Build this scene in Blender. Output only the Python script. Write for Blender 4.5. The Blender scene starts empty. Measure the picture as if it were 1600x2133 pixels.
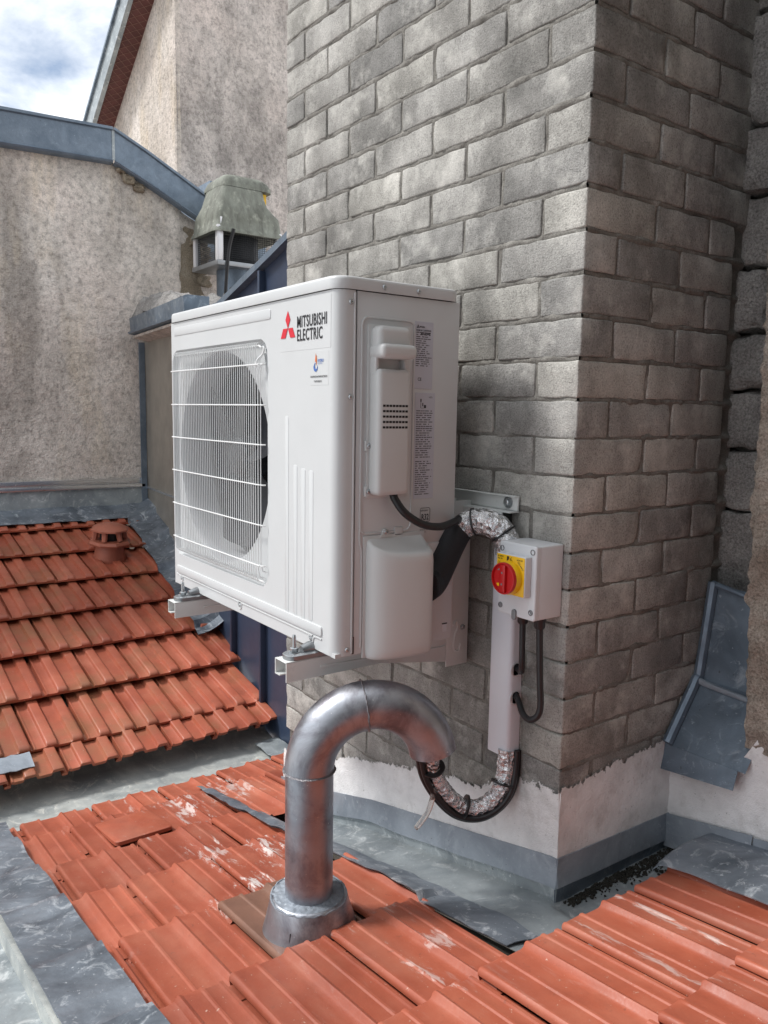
import bpy, bmesh, math, random
from mathutils import Vector, Matrix, noise
random.seed(11)
sc = bpy.context.scene
COL = sc.collection
PI = math.pi
R = math.radians

# ------------------------------------------------------------------ camera
CAM = Vector((1.2116, -0.7727, 0.4578))
AX_R = Vector((0.586, 0.810, 0.016)).normalized()
AX_F = Vector((-0.802, 0.583, -0.125)).normalized()
AX_U = AX_R.cross(AX_F).normalized()
AX_R = AX_F.cross(AX_U).normalized()
FPX = 1652.3
cd = bpy.data.cameras.new('camera')
cam = bpy.data.objects.new('camera', cd)
COL.objects.link(cam)
cd.sensor_fit = 'HORIZONTAL'
cd.sensor_width = 36.0
cd.lens = 36.0 * FPX / 1600.0
cd.clip_start = 0.02
cd.clip_end = 600
cam.matrix_world = Matrix(((AX_R.x, AX_U.x, -AX_F.x, CAM.x), (AX_R.y, AX_U.y, -AX_F.y, CAM.y), (AX_R.z, AX_U.z, -AX_F.z, CAM.z), (0, 0, 0, 1)))
sc.camera = cam

def ray(x, y):
    return AX_R * ((x - 800) / FPX) - AX_U * ((y - 1066.5) / FPX) + AX_F
def onY(x, y, v):
    r = ray(x, y); return CAM + r * ((v - CAM.y) / r.y)
def onX(x, y, v):
    r = ray(x, y); return CAM + r * ((v - CAM.x) / r.x)
def onZ(x, y, v):
    r = ray(x, y); return CAM + r * ((v - CAM.z) / r.z)

# ------------------------------------------------------------------ world, sun, exposure
SUN_DIR = Vector((-0.50, -0.62, 0.95)).normalized()      # towards the sun
elev = math.asin(SUN_DIR.z)
w = bpy.data.worlds.new('World')
sc.world = w
w.use_nodes = True
nt = w.node_tree
for n in list(nt.nodes): nt.nodes.remove(n)
out = nt.nodes.new('ShaderNodeOutputWorld')
bg = nt.nodes.new('ShaderNodeBackground')
sky = nt.nodes.new('ShaderNodeTexSky')
sky.sky_type = 'NISHITA'
sky.sun_disc = False
sky.sun_elevation = elev
sky.sun_rotation = math.atan2(SUN_DIR.x, SUN_DIR.y)
sky.air_density = 1.0
sky.dust_density = 0.6
tc = nt.nodes.new('ShaderNodeTexCoord')
mp = nt.nodes.new('ShaderNodeMapping')
mp.inputs['Scale'].default_value = (1.0, 1.0, 2.2)
mp.inputs['Location'].default_value = (0.37, 0.12, 0.2)
nz = nt.nodes.new('ShaderNodeTexNoise')
nz.inputs['Scale'].default_value = 2.6
nz.inputs['Detail'].default_value = 9
nz.inputs['Roughness'].default_value = 0.56
nz.inputs['Distortion'].default_value = 0.5
rp = nt.nodes.new('ShaderNodeValToRGB')
rp.color_ramp.elements[0].position = 0.30
rp.color_ramp.elements[1].position = 0.42
nz2 = nt.nodes.new('ShaderNodeTexNoise')
nz2.inputs['Scale'].default_value = 5.0
nz2.inputs['Detail'].default_value = 8
rp2 = nt.nodes.new('ShaderNodeValToRGB')
rp2.color_ramp.elements[0].position = 0.35
rp2.color_ramp.elements[0].color = (8.6, 9.1, 9.8, 1)
rp2.color_ramp.elements[1].position = 0.62
rp2.color_ramp.elements[1].color = (13.0, 13.3, 13.6, 1)
mx = nt.nodes.new('ShaderNodeMixRGB')
L = nt.links.new
L(tc.outputs['Generated'], mp.inputs['Vector'])
L(mp.outputs['Vector'], nz.inputs['Vector'])
L(mp.outputs['Vector'], nz2.inputs['Vector'])
L(nz.outputs['Fac'], rp.inputs['Fac'])
L(nz2.outputs['Fac'], rp2.inputs['Fac'])
L(rp.outputs['Color'], mx.inputs['Fac'])
L(sky.outputs['Color'], mx.inputs['Color1'])
L(rp2.outputs['Color'], mx.inputs['Color2'])
L(mx.outputs['Color'], bg.inputs['Color'])
L(bg.outputs['Background'], out.inputs['Surface'])
bg.inputs['Strength'].default_value = 0.098

sl = bpy.data.lights.new('sun', 'SUN')
sl.energy = 2.6
sl.angle = R(10)
sl.color = (1.0, 0.975, 0.945)
so = bpy.data.objects.new('sun', sl)
COL.objects.link(so)
so.rotation_euler = (-SUN_DIR).to_track_quat('-Z', 'Y').to_euler()
so.location = (-3, -4, 6)

sc.view_settings.view_transform = 'Standard'
sc.view_settings.look = 'None'
sc.view_settings.exposure = 0.36
sc.view_settings.gamma = 1.0
sc.view_settings.use_curve_mapping = False

# ------------------------------------------------------------------ materials
class NB:
    """small node builder for a Principled material"""
    def __init__(s, name):
        s.m = bpy.data.materials.new(name); s.m.use_nodes = True
        s.t = s.m.node_tree
        s.b = s.t.nodes['Principled BSDF']
        s.pos = s.new('ShaderNodeNewGeometry').outputs['Position']
    def new(s, k): return s.t.nodes.new(k)
    def ln(s, a, b): s.t.links.new(a, b)
    def setv(s, sock, v):
        if hasattr(v, 'is_linked'): s.ln(v, sock)
        elif isinstance(v, (tuple, list)) and len(v) == 3 and sock.type == 'RGBA': sock.default_value = (*v, 1)
        else: sock.default_value = v
    def map(s, scale=(1, 1, 1), loc=(0, 0, 0), rot=(0, 0, 0), vec=None):
        n = s.new('ShaderNodeMapping')
        n.inputs['Scale'].default_value = scale; n.inputs['Location'].default_value = loc; n.inputs['Rotation'].default_value = rot
        s.ln(vec or s.pos, n.inputs['Vector']); return n.outputs['Vector']
    def noise(s, scale, detail=4, rough=.55, dist=0, vec=None):
        n = s.new('ShaderNodeTexNoise')
        n.inputs['Scale'].default_value = scale; n.inputs['Detail'].default_value = detail
        n.inputs['Roughness'].default_value = rough; n.inputs['Distortion'].default_value = dist
        s.ln(vec or s.pos, n.inputs['Vector']); return n.outputs['Fac']
    def vor(s, scale, feature='F1', vec=None, out='Distance'):
        n = s.new('ShaderNodeTexVoronoi'); n.feature = feature
        n.inputs['Scale'].default_value = scale
        s.ln(vec or s.pos, n.inputs['Vector']); return n.outputs[out]
    def ramp(s, f, stops):
        n = s.new('ShaderNodeValToRGB'); e = n.color_ramp.elements
        while len(e) > 1: e.remove(e[0])
        e[0].position = stops[0][0]; e[0].color = (*stops[0][1], 1) if not isinstance(stops[0][1], (int, float)) else (stops[0][1],) * 3 + (1,)
        for p, c in stops[1:]:
            q = e.new(p); q.color = (*c, 1) if not isinstance(c, (int, float)) else (c, c, c, 1)
        s.ln(f, n.inputs['Fac']); return n.outputs['Color']
    def mix(s, f, a, b, mode='MIX'):
        n = s.new('ShaderNodeMixRGB'); n.blend_type = mode
        s.setv(n.inputs['Fac'], f); s.setv(n.inputs['Color1'], a); s.setv(n.inputs['Color2'], b)
        return n.outputs['Color']
    def math(s, op, a, b=0.0):
        n = s.new('ShaderNodeMath'); n.operation = op
        s.setv(n.inputs[0], a); s.setv(n.inputs[1], b); return n.outputs[0]
    def rnd(s): return s.new('ShaderNodeObjectInfo').outputs['Random']
    def sep(s, i):
        n = s.new('ShaderNodeSeparateXYZ'); s.ln(s.pos, n.inputs[0]); return n.outputs[i]
    def bump(s, h, strength=.3, dist=.01, prev=None):
        n = s.new('ShaderNodeBump'); n.inputs['Strength'].default_value = strength; n.inputs['Distance'].default_value = dist
        s.ln(h, n.inputs['Height'])
        if prev is not None: s.ln(prev, n.inputs['Normal'])
        return n.outputs['Normal']
    def fin(s, col=None, rough=None, metal=None, normal=None, spec=None, trans=None, coat=None):
        b = s.b.inputs
        if col is not None: s.setv(b['Base Color'], col)
        if rough is not None: s.setv(b['Roughness'], rough)
        if metal is not None: s.setv(b['Metallic'], metal)
        if normal is not None: s.ln(normal, b['Normal'])
        if spec is not None: s.setv(b['Specular IOR Level'], spec)
        if trans is not None: s.setv(b['Transmission Weight'], trans)
        if coat is not None: s.setv(b['Coat Weight'], coat)
        return s.m

def plain(name, col, rough=.5, metal=0.0, bumps=0.0, bscale=60, mott=.06, spec=None):
    n = NB(name)
    lo = tuple(c * (1 - mott) for c in col); hi = tuple(min(1, c * (1 + mott)) for c in col)
    c = n.ramp(n.noise(9, 5), [(.3, lo), (.7, hi)])
    rr = n.math('ADD', n.math('MULTIPLY', n.noise(25, 4), .12), rough - .06)
    nn = n.bump(n.noise(bscale, 4), bumps, .004) if bumps else None
    return n.fin(c, rr, metal, nn, spec)

MT = {}
def brick_mat():
    n = NB('concrete_brick')
    r = n.rnd()
    base = n.ramp(n.noise(7, 6, .6), [(.28, (.33, .323, .308)), (.5, (.495, .484, .462)), (.72, (.655, .642, .617))])
    tone = n.ramp(r, [(0, (.70, .70, .70)), (.3, (.88, .875, .865)), (.7, (.98, .97, .945)), (1, (1.08, 1.07, 1.03))])
    c = n.mix(1.0, base, tone, 'MULTIPLY')
    streak = n.ramp(n.noise(5, 6, .62, .5, vec=n.map((2.0, 2.0, 1.0))), [(.42, 1.0), (.68, .62)])
    c = n.mix(.75, c, streak, 'MULTIPLY')
    soot = n.ramp(n.noise(2.6, 7, .66, .3, vec=n.map((1, 1, .8))), [(.40, .50), (.60, 1.04)])
    c = n.mix(.8, c, soot, 'MULTIPLY')
    grit = n.ramp(n.noise(300, 3, .75), [(.34, .38), (.46, .90), (.58, 1.04), (.70, 1.34)])
    c = n.mix(.75, c, grit, 'MULTIPLY')
    pale = n.ramp(n.noise(11, 8, .7), [(.52, 0), (.70, .5)])
    c = n.mix(pale, c, (.74, .72, .67))
    h = n.mix(.5, n.noise(330, 3, .7), n.noise(45, 5, .6))
    return n.fin(c, .92, 0, n.bump(h, .75, .006), .2)
MT['brick'] = brick_mat()
def mortar_mat():
    n = NB('mortar')
    c = n.ramp(n.noise(18, 6), [(.3, (.15, .14, .127)), (.6, (.26, .248, .226)), (.8, (.42, .405, .375))])
    g = n.ramp(n.noise(380, 2, .7), [(.3, .6), (.6, 1.1)])
    c = n.mix(.8, c, g, 'MULTIPLY')
    return n.fin(c, .95, 0, n.bump(n.mix(.5, n.noise(200, 3, .7), n.noise(60, 4)), .9, .006), .1)
MT['mortar'] = mortar_mat()
def whitewash():
    n = NB('whitewash_render')
    c = n.ramp(n.noise(9, 6, .6), [(.3, (.66, .655, .655)), (.6, (.84, .835, .835))])
    d = n.ramp(n.noise(12, 7, .7), [(.52, 0), (.70, .55)])
    c = n.mix(d, c, (.42, .40, .38))
    d2 = n.ramp(n.noise(160, 2, .5), [(.70, 0), (.76, .6)])
    c = n.mix(d2, c, (.2, .19, .17))
    at = n.new('ShaderNodeAttribute'); at.attribute_name = 'wear'
    lim = n.math('ADD', n.math('MULTIPLY', n.noise(60, 7, .72), .9), n.math('MULTIPLY', n.noise(14, 4), .35))
    al = n.ramp(n.math('SUBTRACT', n.math('ADD', lim, .04), at.outputs['Fac']), [(.02, 0), (.06, 1)])
    n.ln(al, n.b.inputs['Alpha'])
    dirt = n.ramp(at.outputs['Fac'], [(.05, 0), (.7, .5)])
    c = n.mix(n.math('MULTIPLY', dirt, n.noise(22, 5)), c, (.34, .32, .30))
    return n.fin(c, .85, 0, n.bump(n.mix(.4, n.noise(55, 6, .65), n.noise(300, 2)), .8, .006), .2)
MT['whitewash'] = whitewash()
def lead_mat(name, a, b, streak, metal=.55, rough=.42, scr=.5):
    n = NB(name)
    c = n.ramp(n.noise(6, 7, .62, .8), [(.3, a), (.66, b)])
    s = n.ramp(n.noise(14, 8, .72, 1.6), [(.54, 0), (.70, scr)])
    c = n.mix(s, c, streak)
    sp = n.ramp(n.noise(95, 3, .6), [(.66, 0), (.72, .55)])
    c = n.mix(sp, c, streak)
    d = n.ramp(n.noise(110, 3, .6, vec=n.map((1, 1, 1), (3.1, 1.7, .4))), [(.69, 0), (.74, .7)])
    c = n.mix(d, c, (.06, .06, .055))
    rr = n.ramp(n.noise(22, 6, .6), [(.3, rough - .10), (.7, rough + .18)])
    return n.fin(c, rr, metal, n.bump(n.mix(.4, n.noise(28, 5, .6), n.noise(9, 3)), .35, .008))
MT['lead'] = lead_mat('weathered_lead', (.10, .12, .145), (.27, .305, .35), (.70, .74, .78), .5, .42, .8)
MT['lead_pale'] = lead_mat('pale_lead_flashing', (.22, .25, .29), (.37, .41, .46), (.60, .64, .68), .45, .5, .35)
MT['zinc'] = lead_mat('aged_zinc', (.20, .23, .25), (.39, .43, .445), (.74, .77, .77), .4, .42, .75)
MT['zinc_bright'] = lead_mat('bright_zinc', (.30, .325, .33), (.60, .62, .59), (.86, .84, .76), .35, .42, .8)
MT['zinc_blue'] = lead_mat('blue_grey_zinc', (.125, .165, .215), (.20, .25, .31), (.33, .39, .45), .5, .42, .3)
MT['zinc_deep'] = lead_mat('dark_blue_zinc', (.11, .145, .185), (.20, .25, .305), (.46, .52, .57), .5, .40, .6)

def tile_mat(name, stain):
    n = NB(name)
    r = n.rnd()
    c = n.ramp(n.noise(8, 6, .6), [(.28, (.31, .074, .040)), (.52, (.385, .100, .055)), (.75, (.44, .140, .083))])
    tone = n.ramp(r, [(0, (.78, .74, .74)), (.5, (1.0, 1.0, 1.0)), (1, (1.12, 1.16, 1.18))])
    c = n.mix(1.0, c, tone, 'MULTIPLY')
    spots = n.ramp(n.noise(55, 4, .6), [(.66, 0), (.71, .7)])
    c = n.mix(spots, c, (.24, .075, .045))
    fl = n.ramp(n.noise(130, 3, .6), [(.69, 0), (.74, .75)])
    c = n.mix(fl, c, (.60, .44, .36))
    if stain == 'lime':
        lime = n.ramp(n.noise(9, 9, .72, .4, vec=n.map((.8, 3.2, 1))), [(.60, 0), (.69, .8)])
        y = n.sep(1); x = n.sep(0)
        # lime splashed from the rendering of the chimney foot, a band beside it
        band = n.math('SMOOTH_MIN', n.math('MULTIPLY', n.math('ADD', y, .26), 4.0), 1.0)
        band = n.math('MAXIMUM', n.math('MULTIPLY', band, n.math('SMOOTH_MIN', n.math('MULTIPLY', n.math('SUBTRACT', .25, x), 3.0), 1.0)), .16)
        c = n.mix(n.math('MULTIPLY', lime, band), c, (.66, .60, .56))
        brush = n.noise(24, 9, .74, .5, vec=n.map((.7, 2.6, 1)))
        for cx_, cy_, rx_, ry_, k_ in ((-.42, .09, .13, .055, .95), (-.29, -.01, .07, .06, .95), (-.50, -.03, .16, .05, .6), (-.90, .06, .16, .07, .75), (-.98, .24, .14, .10, .7), (-.22, -.12, .06, .06, .6), (.42, .425, .22, .016, .55), (.50, .30, .20, .014, .45), (.27, .02, .12, .022, .5), (.20, .09, .07, .03, .45)):
            dx_ = n.math('DIVIDE', n.math('SUBTRACT', x, cx_), rx_); dy_ = n.math('DIVIDE', n.math('SUBTRACT', y, cy_), ry_)
            d_ = n.math('SQRT', n.math('ADD', n.math('MULTIPLY', dx_, dx_), n.math('MULTIPLY', dy_, dy_)))
            s_ = n.ramp(n.math('ADD', brush, n.math('MULTIPLY', n.math('SUBTRACT', 1.0, d_), .16)), [(.59, 0), (.67, k_ * .9)])
            c = n.mix(s_, c, (.70, .65, .62))
        veil = n.ramp(n.noise(5, 6, .6, vec=n.map((1, 2.4, 1), (2, 5, 1))), [(.5, 0), (.78, .34)])
        c = n.mix(veil, c, (.42, .20, .135))
        dk = n.ramp(n.noise(7, 7, .65, .4, vec=n.map((1, 1.6, 1), (7, 1, 2))), [(.54, 0), (.74, .4)])
        c = n.mix(dk, c, (.20, .062, .04))
    else:
        moss = n.ramp(n.noise(5, 7, .66), [(.48, 0), (.70, .6)])
        c = n.mix(moss, c, (.23, .125, .06))
        dk = n.ramp(n.noise(9, 7, .65), [(.58, 0), (.76, .4)])
        c = n.mix(dk, c, (.16, .06, .035))
    rr = n.ramp(n.noise(15, 5), [(.3, .34), (.7, .56)])
    return n.fin(c, rr, 0, n.bump(n.mix(.5, n.noise(120, 4, .6), n.noise(24, 4)), .22, .004), .45)
MT['tile'] = tile_mat('terracotta_splashed', 'lime')
MT['tile_old'] = tile_mat('terracotta_mossy', 'moss')
MT['tile_brown'] = plain('brown_terracotta', (.205, .105, .072), .42, 0, .2, 60, .25)
MT['vent_clay'] = plain('clay_vent', (.36, .115, .07), .5, 0, .2, 60, .2)

def roughcast(name, a, b, dark, pink, amt=.8, warm=None):
    n = NB(name)
    c = n.ramp(n.noise(3.2, 7, .62), [(.3, a), (.68, b)])
    
    c = n.mix(n.ramp(n.noise(1.7, 5, .6, vec=n.map((1, 1, 1), (4, 2, 7))), [(.45, 0), (.7, .6)]), c, pink)
    st = n.ramp(n.noise(1.6, 9, .70, .3, vec=n.map((1.4, 1.4, .6))), [(.44, 0), (.62, amt)])
    c = n.mix(st, c, dark)
    if warm:
        c = n.mix(n.ramp(n.noise(2.1, 5, .6, vec=n.map((2, 2, .5), (9, 1, 3))), [(.52, 0), (.72, .6)]), c, warm)
    fl = n.ramp(n.noise(30, 6, .75), [(.36, .5), (.5, 1.0), (.64, 1.22)])
    c = n.mix(.75, c, fl, 'MULTIPLY')
    gr = n.ramp(n.noise(150, 3, .7), [(.34, .62), (.6, 1.12)])
    c = n.mix(.5, c, gr, 'MULTIPLY')
    return n.fin(c, .95, 0, n.bump(n.mix(.5, n.noise(80, 4, .7), n.noise(20, 5, .6)), .8, .02), .12)
MT['roughcast'] = roughcast('stained_roughcast', (.66, .61, .56), (.84, .785, .73), (.26, .235, .21), (.80, .69, .63), .70, (.70, .59, .44))
MT['roughcast_dark'] = roughcast('grey_roughcast', (.52, .475, .44), (.70, .64, .60), (.21, .195, .182), (.68, .585, .535), .75)
MT['roughcast_pale'] = roughcast('pale_limewash', (.56, .51, .46), (.70, .645, .595), (.38, .335, .285), (.64, .55, .49), .6, (.55, .46, .34))
def stone_mat(name, a, b, c3):
    n = NB(name)
    c = n.ramp(n.noise(9, 7, .62), [(.28, a), (.55, b), (.8, c3)])
    c = n.mix(.35, c, n.ramp(n.rnd(), [(0, .6), (1, 1.25)]), 'MULTIPLY')
    g = n.ramp(n.noise(190, 3, .75), [(.32, .45), (.5, 1.0), (.68, 1.4)])
    c = n.mix(.85, c, g, 'MULTIPLY')
    return n.fin(c, .95, 0, n.bump(n.mix(.5, n.noise(150, 4, .7), n.noise(32, 6, .7)), 1.0, .02), .15)
MT['stone_grey'] = stone_mat('grey_rubble', (.22, .212, .204), (.37, .355, .34), (.5, .48, .46))
MT['stone_warm'] = stone_mat('warm_rubble', (.30, .25, .205), (.47, .405, .345), (.63, .56, .49))
MT['stone_gold'] = stone_mat('yellow_stone', (.22, .18, .135), (.38, .325, .25), (.50, .45, .375))

MT['ac'] = plain('white_enamel', (.575, .588, .595), .34, 0, 0, 60, .025, .5)
MT['ac_plastic'] = plain('white_plastic', (.585, .59, .588), .42, 0, 0, 60, .012)
MT['pvc'] = plain('grey_white_pvc', (.68, .70, .755), .36, 0, 0, 60, .02)
MT['switch_grey'] = plain('light_grey_plastic', (.66, .675, .70), .38, 0, 0, 60, .02)
MT['wire'] = plain('white_coated_wire', (.76, .77, .77), .35, 0, 0, 60, .01)
MT['bracket'] = plain('white_powder_coat', (.68, .70, .69), .30, 0, 0, 60, .02)
MT['shroud'] = plain('shroud_enamel', (.50, .51, .53), .4, 0, 0, 60, .03)
MT['fan'] = plain('dark_fan_plastic', (.018, .020, .026), .38)
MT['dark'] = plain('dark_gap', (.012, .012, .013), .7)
MT['label_bg'] = plain('label_silver', (.50, .515, .58), .4, 0, 0, 60, .03)
MT['label_clear'] = plain('clear_sticker', (.715, .71, .695), .30, 0, 0, 60, .01)
MT['ink'] = plain('black_ink', (.018, .018, .022), .5)
MT['ink_soft'] = plain('grey_ink', (.10, .10, .115), .5)
MT['logo_red'] = plain('logo_red', (.62, .022, .04), .4, 0, 0, 60, .03)
MT['logo_blue'] = plain('logo_blue', (.07, .15, .42), .4)
MT['logo_orange'] = plain('logo_orange', (.62, .17, .06), .4)
MT['screw'] = plain('zinc_screw', (.50, .53, .55), .28, .9)
MT['galv'] = plain('cast_grey_metal', (.30, .315, .33), .36, .75, .15, 60, .2)
MT['rubber'] = plain('black_rubber', (.016, .016, .018), .42, 0, .15, 90)
MT['foam'] = plain('black_foam', (.012, .013, .017), .62, 0, .3, 120)
MT['red'] = plain('red_plastic', (.50, .008, .010), .34, 0, 0, 60, .04)
MT['yellow'] = plain('yellow_plastic', (.84, .50, .004), .36, 0, 0, 60, .04)
MT['hole'] = plain('grey_recess', (.20, .205, .215), .6)
MT['alu'] = plain('bright_aluminium', (.72, .72, .72), .25, .85, 0, 60, .05)
MT['clad'] = plain('navy_standing_seam', (.034, .050, .088), .40, .1, .06, 30, .12)
MT['shade_dark'] = plain('shade_wall_dark', (.05, .051, .054), .6, 0, .4, 20, .3)  # kept dark so the added unseen wall bounces little light back
MT['panel'] = plain('beige_grey_panel', (.30, .275, .235), .38, .25, .08, 20, .18)
MT['steel_white'] = plain('white_steel', (.68, .68, .70), .35, .3, 0, 60, .05)
MT['mesh'] = plain('black_wire_mesh', (.03, .032, .036), .5, .3)
MT['soffit'] = plain('maroon_soffit', (.10, .030, .026), .6, 0, .2, 40, .25)
MT['net'] = plain('rusty_net', (.30, .17, .13), .6)
MT['moss'] = plain('black_debris', (.018, .017, .013), .9, 0, .6, 200, .5)
def vent_plastic():
    n = NB('green_grey_plastic')
    c = n.ramp(n.noise(9, 6, .6), [(.3, (.155, .165, .135)), (.7, (.26, .275, .235))])
    st = n.ramp(n.noise(9, 8, .7, .3, vec=n.map((2, 2, .6))), [(.42, 0), (.66, .75)])
    c = n.mix(st, c, (.075, .075, .062))
    up = n.ramp(n.noise(22, 6, .6), [(.55, 0), (.72, .5)])
    c = n.mix(up, c, (.50, .52, .44))
    return n.fin(c, .75, 0, n.bump(n.noise(70, 5), .4, .006))
MT['vent_green'] = vent_plastic()
def pipe_mat():
    n = NB('zinc_pipe')
    c = n.ramp(n.noise(12, 6, .6), [(.3, (.31, .325, .36)), (.7, (.45, .47, .51))])
    d = n.ramp(n.noise(11, 7, .68, .5), [(.46, 0), (.66, .85)])
    c = n.mix(d, c, (.16, .145, .165))
    fl = n.ramp(n.noise(210, 2, .5), [(.72, 0), (.77, .7)])
    c = n.mix(fl, c, (.72, .72, .72))
    rr = n.ramp(n.noise(16, 6, .6), [(.3, .30), (.7, .50)])
    return n.fin(c, rr, .85, n.bump(n.noise(14, 4), .18, .01))
MT['pipe'] = pipe_mat()
MT['solder'] = plain('solder_bead', (.22, .21, .22), .45, .6, .8, 140, .4)
def foil():
    n = NB('crinkled_foil')
    c = n.ramp(n.noise(40, 5), [(.3, (.66, .67, .70)), (.7, (.93, .93, .94))])
    h = n.mix(.45, n.vor(95, 'F1'), n.noise(70, 5, .7, 1.2))
    return n.fin(c, .17, 1.0, n.bump(h, .85, .012))
MT['foil'] = foil()
def clear():
    n = NB('clear_hose')
    return n.fin((.86, .86, .84), .12, 0, None, None, .85)
MT['clear'] = clear()

# ------------------------------------------------------------------ object helpers
LOC = {}
def thing(name, label, cat, loc=(0, 0, 0), group=None, kind=None):
    o = bpy.data.objects.new(name, None)
    COL.objects.link(o)
    o.empty_display_size = .05
    o.location = loc; LOC[o.name] = Vector(loc)
    if label: o['label'] = label
    if cat: o['category'] = cat
    if group: o['group'] = group
    if kind: o['kind'] = kind
    return o
def wloc(o):
    return LOC[o.name] if o is not None else Vector((0, 0, 0))
def obj(name, geo, mat, parent=None, loc=None, smooth=True, angle=38, label=None, cat=None, kind=None, group=None):
    """geo = (verts, faces) in world metres; origin put at loc (default: the parent's origin)"""
    vs, fs = geo
    base = Vector(loc) if loc is not None else (wloc(parent) if parent else Vector((0, 0, 0)))
    me = bpy.data.meshes.new(name)
    me.from_pydata([tuple(Vector(v) - base) for v in vs], [], fs)
    me.validate()
    o = bpy.data.objects.new(name, me)
    COL.objects.link(o)
    me.materials.append(MT[mat])
    if smooth:
        me.shade_smooth()
        me.set_sharp_from_angle(angle=R(angle))
    LOC[o.name] = base.copy()
    if parent is not None:
        o.parent = parent
        o.location = base - wloc(parent)
    else:
        o.location = base
    if label: o['label'] = label
    if cat: o['category'] = cat
    if kind: o['kind'] = kind
    if group: o['group'] = group
    return o
def join(*gs):
    V, F = [], []
    for v, f in gs:
        k = len(V); V += [Vector(p) for p in v]; F += [tuple(i + k for i in q) for q in f]
    return V, F
def from_bm(bm):
    bmesh.ops.recalc_face_normals(bm, faces=bm.faces)
    bm.verts.index_update()
    V = [v.co.copy() for v in bm.verts]; F = [tuple(v.index for v in f.verts) for f in bm.faces]
    bm.free(); return V, F
def box(x0, x1, y0, y1, z0, z1, bev=0.0, seg=2):
    bm = bmesh.new()
    bmesh.ops.create_cube(bm, size=1)
    for v in bm.verts:
        v.co = Vector(((x0 + x1) / 2 + v.co.x * (x1 - x0), (y0 + y1) / 2 + v.co.y * (y1 - y0), (z0 + z1) / 2 + v.co.z * (z1 - z0)))
    if bev: bmesh.ops.bevel(bm, geom=bm.edges[:], offset=bev, segments=seg, affect='EDGES', profile=.5)
    return from_bm(bm)
def xf(geo, M):
    return [M @ Vector(v) for v in geo[0]], geo[1]
def prism(pts, vec, bev=0.0, seg=2):
    """polygon (3D points) extruded by vec"""
    bm = bmesh.new()
    a = [bm.verts.new(Vector(p)) for p in pts]
    b = [bm.verts.new(Vector(p) + Vector(vec)) for p in pts]
    bm.faces.new(a); bm.faces.new(b)
    for i in range(len(a)): bm.faces.new((a[i], a[(i + 1) % len(a)], b[(i + 1) % len(a)], b[i]))
    if bev: bmesh.ops.bevel(bm, geom=bm.edges[:], offset=bev, segments=seg, affect='EDGES', profile=.5)
    return from_bm(bm)
def catmull(pts, n=8):
    P = [Vector(p) for p in pts]; P = [2 * P[0] - P[1]] + P + [2 * P[-1] - P[-2]]
    o = []
    for i in range(1, len(P) - 2):
        a, b, c, d = P[i - 1:i + 3]
        for k in range(n):
            t = k / n
            o.append(.5 * ((2 * b) + (c - a) * t + (2 * a - 5 * b + 4 * c - d) * t * t + (3 * b - a - 3 * c + d) * t ** 3))
    o.append(P[-2]); return o
def tube(path, rad, n=12, cap=True, up=None, prof=None):
    """rad: number or function of t in 0..1"""
    V, F = [], []
    P = [Vector(p) for p in path]; m = len(P)
    up = Vector(up) if up else None
    T0 = (P[1] - P[0]).normalized()
    u = up or (Vector((0, 0, 1)) if abs(T0.z) < .9 else Vector((1, 0, 0)))
    u = (u - T0 * u.dot(T0)).normalized()
    for i in range(m):
        T = (P[min(i + 1, m - 1)] - P[max(i - 1, 0)]).normalized()
        u = (u - T * u.dot(T)).normalized(); vv = T.cross(u)
        r = rad(i / (m - 1)) if callable(rad) else rad
        for k in range(n):
            a = 2 * PI * k / n
            q = r * (prof(i, k) if prof else 1)
            V.append(P[i] + (u * math.cos(a) + vv * math.sin(a)) * q)
    for i in range(m - 1):
        for k in range(n):
            F.append((i * n + k, i * n + (k + 1) % n, (i + 1) * n + (k + 1) % n, (i + 1) * n + k))
    if cap:
        F.append(tuple(range(n - 1, -1, -1))); F.append(tuple((m - 1) * n + k for k in range(n)))
    return V, F
def cyl(a, b, r, n=16, r2=None):
    a, b = Vector(a), Vector(b)
    return tube([a, b], (lambda t: r + (r2 - r) * t) if r2 is not None else r, n)
def lathe(c, axis, prof, n=24, ref=None):
    """prof: list of (radius, distance along axis) from c"""
    axis = Vector(axis).normalized()
    u = Vector(ref) if ref else (Vector((0, 0, 1)) if abs(axis.z) < .9 else Vector((1, 0, 0)))
    u = (u - axis * u.dot(axis)).normalized(); v = axis.cross(u)
    V, F = [], []
    for r, d in prof:
        for k in range(n):
            a = 2 * PI * k / n
            V.append(Vector(c) + axis * d + (u * math.cos(a) + v * math.sin(a)) * max(r, 1e-5))
    for i in range(len(prof) - 1):
        for k in range(n):
            F.append((i * n + k, i * n + (k + 1) % n, (i + 1) * n + (k + 1) % n, (i + 1) * n + k))
    F.append(tuple(range(n - 1, -1, -1))); F.append(tuple((len(prof) - 1) * n + k for k in range(n)))
    return V, F
FR = lambda u, v, w, y0=0.0: Vector((u, y0 - w, v))       # front-facing plane: u = X, v = Z, w = out (-Y)
SD = lambda u, v, w, x0=0.0: Vector((x0 + w, u, v))       # right-facing plane: u = Y, v = Z, w = out (+X)
def rrect(u0, u1, v0, v1, r, n=5):
    o = []
    for cu, cv, a0 in ((u1 - r, v1 - r, 0), (u0 + r, v1 - r, 90), (u0 + r, v0 + r, 180), (u1 - r, v0 + r, 270)):
        for k in range(n + 1):
            a = R(a0 + 90 * k / n); o.append((cu + r * math.cos(a), cv + r * math.sin(a)))
    return o
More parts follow.
